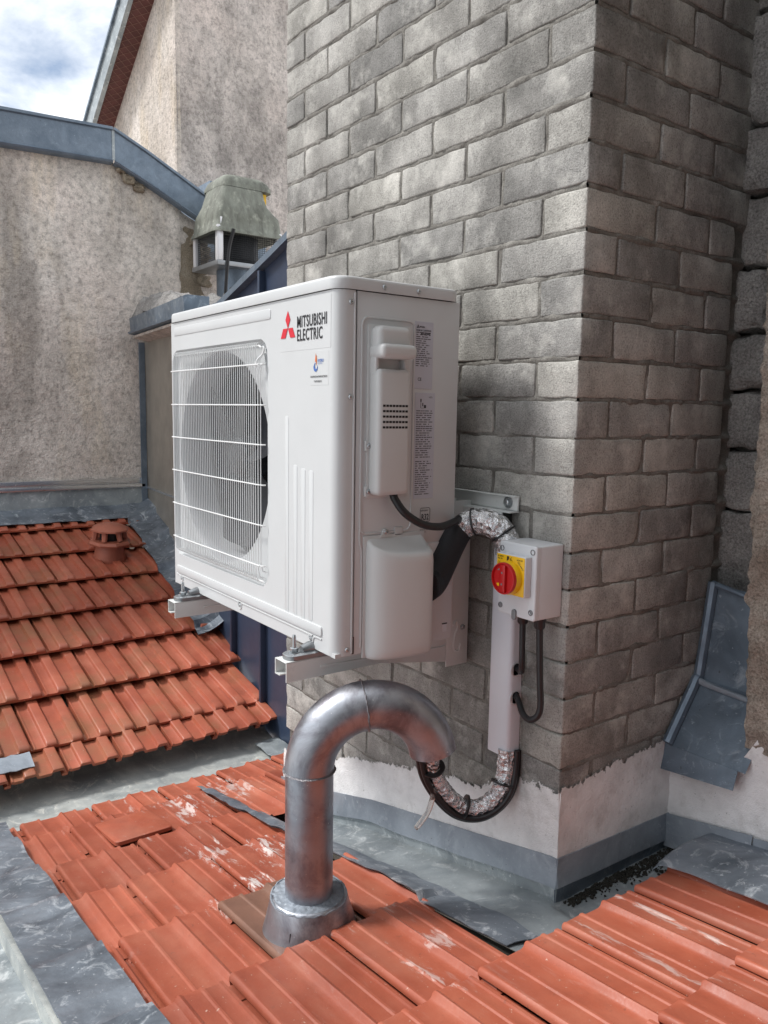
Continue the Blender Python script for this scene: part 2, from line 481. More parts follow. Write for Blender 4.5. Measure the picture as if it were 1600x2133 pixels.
def loft(loops, cap0=False, cap1=True):
    V, F = [], []; n = len(loops[0])
    for l in loops: V += [Vector(p) for p in l]
    for i in range(len(loops) - 1):
        for k in range(n):
            F.append((i * n + k, i * n + (k + 1) % n, (i + 1) * n + (k + 1) % n, (i + 1) * n + k))
    if cap0: F.append(tuple(range(n - 1, -1, -1)))
    if cap1: F.append(tuple((len(loops) - 1) * n + k for k in range(n)))
    return V, F
def pad(fr, u0, u1, v0, v1, r, h, bev=.0015, w0=-.001):
    """rounded raised pad on plane fr"""
    L0 = [fr(u, v, w0) for u, v in rrect(u0, u1, v0, v1, r)]
    L1 = [fr(u, v, h - bev) for u, v in rrect(u0, u1, v0, v1, r)]
    e = bev * .3
    L2 = [fr(u, v, h - bev * .3) for u, v in rrect(u0 + e, u1 - e, v0 + e, v1 - e, max(r - e, 1e-4))]
    L3 = [fr(u, v, h) for u, v in rrect(u0 + bev, u1 - bev, v0 + bev, v1 - bev, max(r - bev, 1e-4))]
    return loft([L0, L1, L2, L3], True, True)
def rim(fr, u0, u1, v0, v1, r, wd, h):
    """raised bead following a rounded rectangle"""
    P = [fr(u, v, 0) for u, v in rrect(u0, u1, v0, v1, r)]
    return ring_tube(P, wd / 2, h)
def ring_tube(P, rr, h=None, n=6):
    V, F = [], []; m = len(P)
    c = sum(P, Vector()) / m
    nrm = (P[m // 4] - P[0]).cross(P[m // 2] - P[m // 4]).normalized()
    for i in range(m):
        T = (P[(i + 1) % m] - P[i - 1]).normalized(); s = T.cross(nrm).normalized()
        for k in range(n):
            a = 2 * PI * k / n
            V.append(P[i] + s * math.cos(a) * rr + nrm * math.sin(a) * (h or rr))
    for i in range(m):
        j = (i + 1) % m
        for k in range(n): F.append((i * n + k, i * n + (k + 1) % n, j * n + (k + 1) % n, j * n + k))
    return V, F
def grid(fn, nu, nv):
    V = [Vector(fn(i / nu, j / nv)) for j in range(nv + 1) for i in range(nu + 1)]
    F = [(j * (nu + 1) + i, j * (nu + 1) + i + 1, (j + 1) * (nu + 1) + i + 1, (j + 1) * (nu + 1) + i) for j in range(nv) for i in range(nu)]
    return V, F
def thick_grid(fn, nu, nv, th):
    """sheet with a thickness given as an offset vector or function"""
    a = grid(fn, nu, nv)
    V = a[0] + [p + (th if isinstance(th, Vector) else th(p)) for p in a[0]]
    k = len(a[0]); F = list(a[1]) + [tuple(i + k for i in reversed(f)) for f in a[1]]
    w1 = nu + 1
    for i in range(nu):
        F.append((i + 1, i, i + k, i + 1 + k)); q = nv * w1
        F.append((q + i, q + i + 1, q + i + 1 + k, q + i + k))
    for j in range(nv):
        F.append((j * w1, (j + 1) * w1, (j + 1) * w1 + k, j * w1 + k))
        F.append(((j + 1) * w1 + nu, j * w1 + nu, j * w1 + nu + k, (j + 1) * w1 + nu + k))
    return V, F
def nz3(p, s=1.0, off=0.0):
    return noise.noise(Vector((p[0] * s + off, p[1] * s + off * .7, p[2] * s - off)))
def text(body, size, mat, fr, u, v, parent, name='lettering', sx=1.0, bold=0.0, w=.0006, align='LEFT', rot=0.0, space=1.0):
    """flat print lying on the plane fr"""
    cu = bpy.data.curves.new('t', 'FONT')
    cu.body = body; cu.size = size; cu.offset = bold; cu.align_x = align
    cu.space_character = space
    cu.resolution_u = 3
    to = bpy.data.objects.new('t', cu)
    COL.objects.link(to)
    dg = bpy.context.evaluated_depsgraph_get()
    me = bpy.data.meshes.new_from_object(to.evaluated_get(dg))
    V = [fr(u + (p.co.x * math.cos(rot) - p.co.y * math.sin(rot)) * sx, v + p.co.x * math.sin(rot) + p.co.y * math.cos(rot), w) for p in me.vertices]
    F = [tuple(f.vertices) for f in me.polygons]
    bpy.data.objects.remove(to); bpy.data.curves.remove(cu); bpy.data.meshes.remove(me)
    return obj(name, (V, F), mat, parent, smooth=False)
def screw(fr, u, v, parent, r=.0045, h=.0028, mat='screw', name='screw', w0=0.0):
    c = fr(u, v, w0); ax = fr(u, v, w0 + 1) - c
    g = lathe(c, ax, [(r, -.001), (r, h * .35), (r * .8, h * .8), (r * .35, h), (r * .32, h * .55), (0, h * .5)], 14)
    return obj(name, g, mat, parent)
# ================================================================== STRUCTURE
WY, CX, LX = 0.394, 0.2146, -0.901           # chimney: front face Y, right face X, left edge X
def plane(x): return -0.50 + 0.20 * (x - 0.23)          # near roof, rises towards +X
BUTTS = [-1.155, -1.0, -0.73, -0.495, -0.23, 0.055, 0.343, 0.61, 0.88, 1.15, 1.42, 1.69]
def tile_top(x):
    k = max([b for b in BUTTS if b <= x + 1e-6], default=BUTTS[0])
    return plane(x) + .017 * (1 - min(1, (x - k) / .27)) + .016
def interp(pts, x):
    if x <= pts[0][0]: return pts[0][1]
    for (a, b), (c, d) in zip(pts, pts[1:]):
        if x <= c: return b + (d - b) * (x - a) / (c - a)
    return pts[-1][1]

# ground far below the roofs, out to the horizon
obj('ground', ([(-400, -400, -9), (400, -400, -9), (400, 400, -9), (-400, 400, -9)], [(0, 1, 2, 3)]), 'roughcast_dark', kind='structure', smooth=False)

# ---------------------------------------------------------------- brick meshes
def rough_box(hx, hy, hz, r, amp, seed, n=(5, 3, 3)):
    def axis(h, k):
        inner = [-(h - r) + 2 * (h - r) * i / k for i in range(k + 1)]
        return [-h, -h + r * .35] + inner + [h - r * .35, h]
    ax = [axis(hx, n[0]), axis(hy, n[1]), axis(hz, n[2])]
    H = (hx, hy, hz)
    V, idx, F = [], {}, []
    def vert(i, j, k):
        if (i, j, k) in idx: return idx[(i, j, k)]
        p = [ax[0][i], ax[1][j], ax[2][k]]
        q = [max(-(H[c] - r), min(H[c] - r, p[c])) for c in range(3)]
        d = Vector(p) - Vector(q)
        if d.length > r: p = list(Vector(q) + d.normalized() * r)
        pv = Vector(p)
        f = Vector((seed * 3.1, seed * 1.7, seed * 5.3))
        nv = noise.noise_vector(pv * 22 + f) * amp + noise.noise_vector(pv * 90 + f) * amp * .4
        ne = sum(1 for c_ in range(3) if abs(p[c_]) > H[c_] - r * 1.01)
        if ne >= 2:
            ch_ = max(0, noise.noise(pv * 34 + f * 2) - .05) * amp * 3.2 + abs(noise.noise(pv * 120 + f)) * amp * .5
            pv -= Vector([math.copysign(ch_, p[c_]) if abs(p[c_]) > H[c_] - r * 1.01 else 0 for c_ in range(3)])
        pv += nv
        idx[(i, j, k)] = len(V); V.append(pv); return idx[(i, j, k)]
    N = [len(a) - 1 for a in ax]
    for c in range(3):
        a, b = (c + 1) % 3, (c + 2) % 3
        for s in (0, N[c]):
            for i in range(N[a]):
                for j in range(N[b]):
                    def key(ii, jj):
                        t = [0, 0, 0]; t[c] = s; t[a] = ii; t[b] = jj; return vert(*t)
                    f = (key(i, j), key(i + 1, j), key(i + 1, j + 1), key(i, j + 1))
                    F.append(f if s else f[::-1])
    return V, F
BM = {}
def brick_mesh(lx, ly, lz, var):
    k = (round(lx, 3), round(ly, 3), round(lz, 3), var)
    if k not in BM:
        g = rough_box(lx / 2, ly / 2, lz / 2,   .0038, .0015, var + 1 + 7 * lx, (max(2, int(lx / .022)), max(2, int(ly / .022)), 3))
        me = bpy.data.meshes.new('brick'); me.from_pydata(g[0], [], g[1]); me.materials.append(MT['brick'])
        me.shade_smooth(); me.set_sharp_from_angle(angle=R(50)); BM[k] = me
    return BM[k]
chim = thing('brick_chimney', 'tall grey concrete brick chimney stack with a whitewashed foot', 'chimney', (-.34, .64, -.60))
def put_brick(x0, x1, y0, y1, z0, z1):
    j = .0034
    if abs(y0 - WY) < 1e-6: y0 -= j
    if abs(x1 - CX) < 1e-6: x1 += j
    if abs(x0 - LX) < 1e-3: x0 -= j
    lx, ly, lz = round(x1 - x0, 3) - 2 * j, round(y1 - y0, 3) - 2 * j, .0765 - 2 * j
    me = brick_mesh(lx, ly, lz, random.randrange(3))
    o = bpy.data.objects.new('brick', me); COL.objects.link(o); o.parent = chim
    d = random.uniform(-.0014, .0008)
    o.location = Vector(((x0 + x1) / 2 + random.uniform(-.001, .001), (y0 + y1) / 2 + d, (z0 + z1) / 2 + random.uniform(-.0012, .0012))) - wloc(chim)
    o.rotation_euler = (random.uniform(-.006, .006), random.uniform(-.005, .005), random.uniform(-.004, .004))
zs = [1.1792 + .0769 * k for k in range(9, 0, -1)] + [1.1792 - .0769 * k for k in range(0, 10)]
while zs[-1] > -.46: zs.append(zs[-1] - .0728)
for i in range(len(zs) - 1):
    z1, z0 = zs[i], zs[i + 1]
    odd = (i - 9) % 2 == 0
    je = .0
    ye = .935 if z0 > .86 else (.885 if z0 > 0 else .87)
    zm = (z0 + z1) / 2
    lo = -.60 + .27 * (0)          # courses wholly behind the render are left out
    if odd:
        fr_ = [(-.901, -.797), (-.797, -.573), (-.573, -.349), (-.349, -.12), (-.12, .107)]
        corner = (.107, CX, WY, .602); side = [(.602, .787), (.787, ye)]
    else:
        fr_ = [(-.901, -.68), (-.68, -.456), (-.456, -.233), (-.233, -.008)]
        corner = (-.008, CX, WY, .489); side = [(.489, .69), (.69, ye)]
    for a, b in fr_:
        if zm > interp([(-.9, -.62), (-.63, -.57), (-.4, -.48), (.2, -.32)], (a + b) / 2) - .03: put_brick(a, b, WY, WY + .062, z0, z1)
    if zm > -.36: put_brick(corner[0], corner[1], corner[2], corner[3], z0, z1)
    if zm > -.34:
        for a, b in side: put_brick(CX - .062, CX, a, b, z0, z1)
JO = [-.797, -.573, -.349, -.12, .107]; JE = [-.68, -.456, -.233, -.008]; SO = [.602, .787]; SE = [.489, .69]
def joint_h(s, z, odd_list, even_list, seed):
    i = next((k for k in range(len(zs) - 1) if zs[k] >= z > zs[k + 1]), None)
    if i is None: return -.0075
    lst = odd_list if (i - 9) % 2 == 0 else even_list
    dz = min(zs[i] - z, z - zs[i + 1]); dv = min(abs(s - q) for q in lst)
    n1 = noise.noise(Vector((s * 17, z * 17, seed))); n2 = noise.noise(Vector((s * 70, z * 70, seed + 4))); n3 = noise.noise(Vector((s * 190, z * 190, seed + 8)))
    def bed(d, wd): return max(0, 1 - (d / wd) ** 2)
    k = max(bed(dz, .0105 + .004 * n1), .8 * bed(dv, .0085 + .003 * n1))
    return -.0085 + k * (.0068 + .0042 * n1 + .0026 * n2 + .0014 * n3)
def mfront(u, v):
    x = LX + .004 + (CX - .008 - LX) * u; z = -.50 + 2.33 * v
    return (x, WY - joint_h(x, z, JO, JE, 1), z)
obj('mortar_bed', grid(mfront, 240, 560), 'mortar', chim, angle=70)
def mside(u, v):
    y = WY + .006 + (.93 - WY - .006) * u; z = -.50 + 2.33 * v
    return (CX + joint_h(y, z, SO, SE, 20), y, z)
obj('mortar_bed', grid(mside, 120, 560), 'mortar', chim, angle=70)
obj('mortar_core', join(box(LX + .0055, CX - .012, WY + .012, .93, -1.0, 1.87)), 'mortar', chim, smooth=False)

# whitewashed foot, ragged along its upper edge
topF = [(-.95, -.62), (-.631, -.549), (-.55, -.50), (-.396, -.459), (-.216, -.402), (-.012, -.366), (.06, -.325), (.13, -.292), (.222, -.278)]
leadF = [(-.95, -.705), (-.63, -.629), (-.415, -.565), (-.007, -.471), (.2146, -.418)]
def rag(s, seed): return .012 * noise.noise(Vector((s * 26, seed, 0))) + .009 * noise.noise(Vector((s * 85, seed, 3))) + .005 * noise.noise(Vector((s * 260, seed, 5)))
def fw(u, v):
    x = LX + (CX + .0085 - LX) * u
    a = interp(leadF, x) - .03; b = interp(topF, x) + .022 + rag(x, 1) * .6
    z = a + (b - a) * v
    return (x, WY - .001 - .0055 * (1 - v ** 5) - .0018 * (1 + nz3((x, 0, z), 30)) * (1 - v ** 5), z)
def wear(o, nu, nv, f):
    at = o.data.attributes.new('wear', 'FLOAT', 'POINT')
    for j in range(nv + 1):
        for i in range(nu + 1): at.data[j * (nu + 1) + i].value = f(i / nu, j / nv)
    return o
wear(obj('whitewash', grid(fw, 220, 14), 'whitewash', chim), 220, 14, lambda u, v: max(0, (v - .62) / .38) ** 1.2 * 1.0)
topS = [(.38, -.278), (.44, -.280), (.52, -.27), (.66, -.262), (.77, -.25)]
def sw(u, v):
    y = WY - .0085 + (.785 - WY) * u
    b = interp(topS, y) + .018 + rag(y, 9) * .6; a = -.47
    z = a + (b - a) * v
    return (CX + .001 + .0055 * (1 - v ** 5) + .0018 * (1 + nz3((0, y, z), 30)) * (1 - v ** 5), y, z)
wear(obj('whitewash', grid(sw, 120, 14), 'whitewash', chim), 120, 14, lambda u, v: max(0, (v - .72) / .28) ** 1.3 * 1.0)

# lead cover flashing round the chimney foot
def lf(u, v):
    x = LX - .01 + (CX + .024 - LX) * u
    z = interp(leadF, x) - (.062 + .006 * nz3((x, 1, 0), 6)) * v
    return (x, WY - .009 - .005 * v - .0015 * nz3((x, 2, z), 12), z)
obj('cover_flashing', thick_grid(lf, 60, 5, Vector((0, -.0022, 0))), 'lead_pale', chim)
def ls(u, v):
    y = WY - .0135 + (.762 - WY + .01) * u
    z = -.418 - .012 * u - (.060 + .005 * nz3((0, y, 1), 7)) * v
    return (CX + .0095 + .005 * v + .0012 * nz3((3, y, z), 12), y, z)
obj('cover_flashing', thick_grid(ls, 40, 5, Vector((.0022, 0, 0))), 'lead_pale', chim)
# zinc upstand below the lead
def uf(u, v):
    x = LX - .02 + (CX + .0305 - LX) * u
    return (x, WY - .008 - .004 * v * v, interp(leadF, x) - .045 - .085 * v)
obj('upstand', grid(uf, 40, 4), 'zinc', chim)
def us(u, v):
    y = WY - .0115 + .385 * u
    return (CX + .0075 + .004 * v * v, y, -.462 - .075 * v)
obj('upstand', grid(us, 30, 4), 'zinc_deep', chim)

# ---------------------------------------------------------------- zinc tray beside the chimney
def traytz(x, y):
    p = plane(x)
    if y < WY + 1e-4 and x < CX + 1e-4 or y < WY - .02:
        base = interp(leadF, x) - .088
        t = min(1, max(0, (y - .165) / .13)); t = t * t * (3 - 2 * t)
        edge = p + .026 if x < .045 else p + .008
        t2 = min(1, max(0, (x - .0) / .09))
        z = edge * (1 - t) + min(base, p - .004) * t
    else:
        z = min(interp(leadF, CX) - .095, -.505) + .004 * (y - WY)
    return z + .0035 * nz3((x, y, 0), 11) + .002 * nz3((x, y, 4), 30)
def ledge(x): return .178 + (.016 * noise.noise(Vector((x * 7, 2, 0))) + .008 * noise.noise(Vector((x * 19, 5, 0)))) * (1 if x < .0 else .15) - .02 * max(0, min(1, (-.1 - x) * 3))
def tr1(u, v):
    x = -1.06 + 1.44 * u; y = ledge(x) + (WY + .0 - ledge(x)) * v
    return (x, y, traytz(x, y))
obj('lead_tray', grid(tr1, 110, 22), 'zinc', kind=None, label='dull zinc and lead gutter sheet along the foot of the brick chimney', cat='flashing', loc=(-.3, .28, -.62))
def tr2(u, v):
    x = CX - .005 + (.40 - CX) * u; y = WY - .002 + (.765 - WY) * v
    return (x, y, traytz(x, y) - .0015)
obj('side_tray', grid(tr2, 20, 40), 'zinc', label='zinc gutter sheet littered with dark debris right of the chimney corner', cat='flashing', loc=(.3, .58, -.51))
# dark lead apron dressed over the tile edge
def dl(u, v):
    x = -1.0 + 1.30 * u
    y = ledge(x) - .004 + .085 * v
    return (x, y, traytz(x, y) + .0045 + .003 * nz3((x, y, 2), 16))
obj('lead_apron', thick_grid(dl, 100, 8, Vector((0, 0, .002))), 'lead', label='crumpled dark lead apron lapped over the tiles behind the bent pipe', cat='flashing', loc=(-.35, .22, -.6))
# debris in the corner
V, F = [], []
for k in range(1000):
    t = random.random() ** .8
    y = .40 + .36 * t
    x = CX + .016 + abs(random.gauss(0, .010 + .022 * t * t))
    r = random.uniform(.001, .0038) * (1.6 if random.random() < .08 else 1)
    g = lathe((x, y, traytz(x, y) + r * .2), (random.gauss(0, .4), random.gauss(0, .4), 1), [(r * .5, -r * .5), (r, 0), (r * .6, r * .6)], 5)
    V2, F2 = join((V, F), g) if False else (None, None)
    b0 = len(V); V += g[0]; F += [tuple(i + b0 for i in f) for f in g[1]]
obj('debris', (V, F), 'moss', kind='stuff', label='black rotted leaf litter in the zinc gutter corner', cat='debris', loc=(.25, .55, -.5))

# ---------------------------------------------------------------- roof tiles
def tile_geo(w, L, s=1.0, nose=True, wavy=False, seed=0, drop=.006, cut=None, cut_hi=None, rise=.030):
    if nose or wavy:
        pr = [(-7, 3), (-6.5, 10), (-4, 15.5), (0, 17), (4, 17.2), (32, 17), (36, 16), (40, 6), (43, 3.4), (66, 3), (88, 3.2), (91, 5), (96, 15), (99, 17), (103, 17.3),
              (132, 17), (136, 15.5), (138, 13), (141, 5), (145, 3.4), (164, 3), (175, 3.2), (177, 7), (183, 7), (184.5, 0), (186, -9), (207, -9)]
    else:
        pr = [(-7, 2), (-6.5, 8), (-4, 12), (-1, 14), (3, 14), (7, 12.4), (40, 11.8), (43, 14), (47, 14), (49.5, 8.6), (53, 7.4), (70, 6.4), (84, 5.8), (94, 5.6), (100, 8.5), (104, 15), (107, 17), (111, 16),
              (114, 13.2), (142, 12.2), (145, 14.2), (149, 14.2), (151.5, 8), (155, 7), (174, 5.4), (177, 5.8), (179, 8.6), (185, 8.6), (187, 3), (188, -9), (207, -9)]
    pr = [(a * w / .205 / 1000, b * s / 1000) for a, b in pr if (cut is None or a >= cut) and (cut_hi is None or a <= cut_hi)]
    secs = [(0, .22), (.004, .50), (.012, .80), (.026, 1.0), (.07, 1.0), (L * .45, 1.0), (L * .75, 1.0), (L, 1.0)] if nose else [(0, .82), (.004, .97), (.02, 1.0), (L * .3, 1.0), (L * .6, 1.0), (L, 1.0)]
    V, F = [], []; n = len(pr)
    for v, k in secs:
        for u, h in pr:
            hh = .003 * s + (h - .003 * s) * k
            z = hh + rise * (1 - min(v / .27, 1.26)) + .0009 * noise.noise(Vector((u * 30 + seed, v * 18, seed)))
            V.append(Vector((v + (.004 * (1 - k) if nose else 0), u, z)))
    for i in range(len(secs) - 1):
        for j in range(n - 1): F.append((i * n + j, (i + 1) * n + j, (i + 1) * n + j + 1, i * n + j + 1))
    # butt face
    b = len(V)
    for j, (u, h) in enumerate(pr):
        top = V[j].z
        V.append(Vector((.003, u, top - .013 if wavy else rise - drop)))
    for j in range(n - 1): F.append((j, j + 1, b + j + 1, b + j))
    # underside lip and raised side edge
    c = len(V)
    for j, (u, h) in enumerate(pr): V.append(Vector((.05, u, V[b + j].z + (.001 if wavy else -.004))))
    for j in range(n - 1): F.append((b + j, b + j + 1, c + j + 1, c + j))
    return V, F
def tile_mesh(name, mat, *a, **k):
    g = tile_geo(*a, **k)
    me = bpy.data.meshes.new(name); me.from_pydata(g[0], [], g[1]); me.materials.append(MT[mat])
    me.shade_smooth(); me.set_sharp_from_angle(angle=R(33)); return me
TH = math.atan(.20)
near = thing('tiled_roof', 'near red terracotta roof sloping down from the camera to the valley gutter', 'roof', (.2, .1, plane(.2) - .03))
NT = [tile_mesh('roof_tile', 'tile', .205, .335, 1.0, False, rise=.017, seed=s) for s in range(4)]
NC = tile_mesh('roof_tile', 'tile', .205, .335, 1.0, False, rise=.017, seed=12, cut=88)
NR = tile_mesh('roof_tile', 'tile', .205, .335, 1.0, False, rise=.017, seed=15, cut_hi=112)
NB_ = tile_mesh('roof_tile', 'tile_brown', .205, .335, 1.0, False, rise=.017, seed=9)
def place(me, root, x, y, z, rot):
    o = bpy.data.objects.new('roof_tile', me); COL.objects.link(o); o.parent = root
    o.location = Vector((x, y, z)) - wloc(root); o.rotation_euler = rot; return o
for k, bx in enumerate(BUTTS):
    off = -.335 if k % 2 == 0 else -.235
    if k == 1: off = -.235
    ymax = {0: .66, 1: .60, 2: .16, 3: .12, 4: .16, 5: .12, 6: .55, 7: .60, 8: .60, 9: .6, 10: .6, 11: .6}[k]
    y = off - .205
    while y < ymax:
        if y > -.56:
            jit = random.uniform(-.0015, .0015)
            me = NC if y < -.50 else (NR if (k in (2, 4) and y > .05) else NT[random.randrange(4)])
            brown = (k == 4 and abs(y + .13) < .03) or (k == 3 and abs(y + .03) < .0) or (k == 2 and abs(y - .075) < .0)
            o = place(NB_ if brown else me, near, bx + random.uniform(-.003, .003), y + jit, plane(bx) + random.uniform(-.0012, .0012), (random.uniform(-.004, .004), -TH + random.uniform(-.004, .004), random.uniform(-.004, .004)))
            if brown: o['label'] = 'brown glazed tile among the red ones'
        y += .205
def deckn(u, v, x0=-1.14, x1=2.06, y1=.75):
    x = x0 + (x1 - x0) * u; y = -.50 + (y1 + .50) * v
    return (x, y, plane(x) - .012)
obj('roof_deck', thick_grid(lambda u, v: deckn(u, v, -1.14, -.96, .62), 4, 4, Vector((0, 0, -.05))), 'moss', near, smooth=False)
obj('roof_deck', thick_grid(lambda u, v: deckn(u, v, -.958, .378, .20), 8, 4, Vector((0, 0, -.05))), 'moss', near, smooth=False)
obj('roof_deck', thick_grid(lambda u, v: deckn(u, v, .38, 2.06, .75), 8, 4, Vector((0, 0, -.05))), 'moss', near, smooth=False)
# one odd replacement tile with a flat raised panel and notched corners
def odd_tile():
    pts = rrect(-.965, -.76, -.185, -.03, .014, 3)
    L0 = [(x, y, plane(x) + .02) for x, y in pts]
    L1 = [(x, y, plane(x) + .0300) for x, y in pts]
    L2 = [(x + (.004 if x < -.855 else -.004), y + (.004 if y < -.095 else -.004), plane(x) + .0325) for x, y in pts]
    return loft([L0, L1, L2], True, True)
obj('patch_tile', odd_tile(), 'tile', near)

# lead verge strip and zinc flat on the left of the near roof
def vz(u, v):
    x = -1.15 + 3.1 * u; e = .008 * noise.noise(Vector((x * 9, 1, 1)))
    y = -.505 + (.125 + e) * v
    z = tile_top(x) * (.35 + .65 * min(1, v * 1.6)) + (plane(x) + .03) * (.65 - .65 * min(1, v * 1.6)) + .014 + .004 * nz3((x, y, 3), 14)
    return (x, y, z)
ver = thing('lead_verge', 'scratched blue grey lead strip edging the near tiles on the left', 'flashing', (.0, -.45, plane(0)))
cuts = [0, .155, .36, .52, .75, 1.0]
for a, b in zip(cuts, cuts[1:]):
    n = int((b - a) * 160)
    obj('lead_sheet', thick_grid(lambda u, v, a=a, b=b: Vector(vz(a + (b - a) * u + (.004 if u == 1 else 0), v)) + Vector((0, 0, .003 * (1 - u))), n, 8, Vector((0, 0, .0022))), 'lead', ver)
def zf(u, v):
    x = -1.2 + 3.2 * u; y = -2.2 + 1.70 * v
    s = .018 if abs(y + .60) < .012 else 0
    return (x, y, plane(x) - .01 - .03 * (1 - v) + .002 * nz3((x, y, 3), 5) + .012 * max(0, v - .95) * 20 * .5)
obj('zinc_flat_roof', thick_grid(zf, 60, 40, Vector((0, 0, -.01))), 'zinc', kind='structure', label='grey green zinc sheet roof left of the lead verge')
obj('zinc_seam', box(-1.15, 2.0, -.608, -.592, -.012, .012, .004) if False else ([Vector((x, y, plane(x) + z)) for x in (-1.15, 2.0) for y, z in ((-.512, -.02), (-.512, .034), (-.5, .034), (-.5, -.02))], [(0, 1, 5, 4), (1, 2, 6, 5), (2, 3, 7, 6), (0, 4, 7, 3), (0, 3, 2, 1), (4, 5, 6, 7)]), 'zinc_bright', ver)

# right: white wall foot, its lead band, the lead apron on the tiles
wallR = thing('white_wall', 'whitewashed low wall right of the chimney with lead flashing along its foot', 'wall', (.6, .85, -.6))
def wr(u, v):
    x = CX + .005 + 1.3 * u
    zb = -.44 + .19 * (x - CX) - .03
    top = -.262 if x < .375 else min(-.16, -.262 + 1.8 * (x - .375))
    top += rag(x, 4) * .6
    z = zb + (top - zb) * v
    return (x, .755 - .002 - .0025 * nz3((x, 2, z), 30), z)
obj('whitewash', grid(wr, 120, 12), 'whitewash', wallR)
obj('wall_core', box(CX + .01, 1.5, .760, .87, -.9, -.262), 'whitewash', wallR, smooth=False)
def lr(u, v, x0=0., x1=1., dz=0., dy=0.):
    x = x0 + (x1 - x0) * u
    z = -.430 + .19 * (x - CX) - .075 * v + dz
    return (x, .745 - .006 * v - .012 * v * v * u + dy - .0015 * nz3((x, 2, z), 10), z)
obj('lead_band', thick_grid(lambda u, v: lr(u, v, CX + .012, .425), 20, 5, Vector((0, -.0022, 0))), 'lead_pale', wallR)
obj('lead_band', thick_grid(lambda u, v: lr(u, v, .428, 1.4, -.004, -.001), 40, 5, Vector((0, -.0022, 0))), 'lead_pale', wallR)
def ar(u, v):
    x = .315 + 1.1 * u; y = .572 + .178 * v + .006 * noise.noise(Vector((x * 8, 0, 2))) * (1 - v)
    t = min(1, (x - .315) / .03)
    return (x, y, tile_top(max(x, .345)) + .010 + .012 * math.sin(v * PI) + .012 * v - .024 * (1 - t) ** 2 + .004 * nz3((x, y, 1), 12))
obj('lead_cloak', thick_grid(ar, 80, 16, Vector((0, 0, -.0025))), 'lead', label='spattered dark lead sheet lying over the tiles before the white wall', cat='flashing', loc=(.7, .65, -.42))
# zinc chute above the white wall
chute = thing('zinc_chute', 'steep dark blue zinc chute between the brick chimney and the rough stone pier', 'flashing', (.30, .80, -.25))
prof = [(.733, -.262), (.775, -.207), (.815, -.155), (.828, -.135), (.838, -.128), (.842, -.105), (.856, -.02), (.872, .085)]
def ch(u, v):
    k = v * (len(prof) - 1); i = min(int(k), len(prof) - 2); f = k - i
    y = prof[i][0] + (prof[i + 1][0] - prof[i][0]) * f; z = prof[i][1] + (prof[i + 1][1] - prof[i][1]) * f
    x = CX + .006 + (.40 - CX) * u
    return (x, y - .0012 * nz3((x, y, z), 20), z - .012 * u * v)
obj('zinc_sheet', grid(ch, 14, 40), 'zinc_deep', chute, angle=25)
obj('turned_edge', tube(catmull([(CX + .012, y - .004, z + .003) for y, z in prof], 5), .0115, 8), 'zinc_blue', chute)
obj('lap_seam', tube([(CX + .012, .826, -.130), (.25, .825, -.134), (.30, .824, -.138), (.34, .823, -.141), (.39, .822, -.145)], .0065, 8, prof=lambda i, k: random.uniform(.7, 1.3)), 'lead_pale', chute)
obj('top_lip', tube([(CX + .01, .868, .085), (.31, .866, .070), (.40, .864, .06)], .007, 8), 'zinc_blue', chute)
obj('drip_edge', thick_grid(lambda u, v: (CX + .002 + (.388 - CX) * u, .734 - .014 * v, -.262 - (.056 - .018 * u) * v), 8, 3, Vector((0, -.0025, 0))), 'zinc_deep', chute, angle=20)

# rough stone pier and rubble wall
pier = thing('stone_pier', 'rough warm brown rubble pier at the right edge', 'wall', (.9, .9, -.3))
def rough_slab(x0, x1, y0, y1, z0, z1, amp, nu, nv, seed, edge):
    def f(u, v):
        z = z0 + (z1 - z0) * v
        e = edge(z)
        if u < .25:
            t = u / .25; x = e; y = y1 + (y0 - y1) * t
        else:
            t = (u - .25) / .75; x = e + (x1 - e) * t; y = y0
        d = noise.noise(Vector((x * 9 + seed, y * 9, z * 9))) * amp + noise.noise(Vector((x * 28 + seed, y * 28, z * 28))) * amp * .55 + noise.noise(Vector((x * 75 + seed, y * 75, z * 75))) * amp * .4
        if u < .25: x += d
        else: y -= d
        if .18 < u < .32: x += .012 * (1 - abs(u - .25) / .07); y += .012 * (1 - abs(u - .25) / .07)
        return (x, y, z)
    return grid(f, nu, nv)
pe = lambda z: interp([(-.3, .375), (-.165, .372), (.06, .361), (.33, .352), (.62, .352), (1.0, .336), (2, .34)], z)
obj('rubble_face', rough_slab(.37, 1.6, .745, 1.1, -.215, 1.9, .020, 130, 260, 3, pe), 'stone_warm', pier, angle=50)
obj('pier_core', box(.40, 2.7, .78, 1.2, -.21, 5.5), 'stone_warm', pier, smooth=False)  # extended beyond the visible pier, up and right, to cut light on the chimney
obj('shade_wall', box(2.3, 2.7, -4.0, .775, -1.2, 5.5), 'shade_dark', pier, smooth=False)  # unseen wall added to darken the chimney's right face
back = thing('rubble_wall', 'dark grey rubble wall in the gap between chimney and stone pier', 'wall', (.3, 1.0, .0))
obj('mortar_bed', box(-.2, .7, .975, 1.15, -.8, 1.9), 'mortar', back, smooth=False)
zz = .05
while zz < 1.85:
    hh = random.uniform(.11, .24); xx = .12
    while xx < .45:
        ww = random.uniform(.13, .24)
        g = rough_box(ww / 2 - .003, .045, hh / 2 - .003, .006, .007, random.random() * 50, (9, 2, 8))
        obj('stone', xf(g, Matrix.Translation((xx + ww / 2, .955 + random.uniform(-.012, .012), zz + hh / 2))), 'stone_grey', back, angle=60)
        xx += ww
    zz += hh

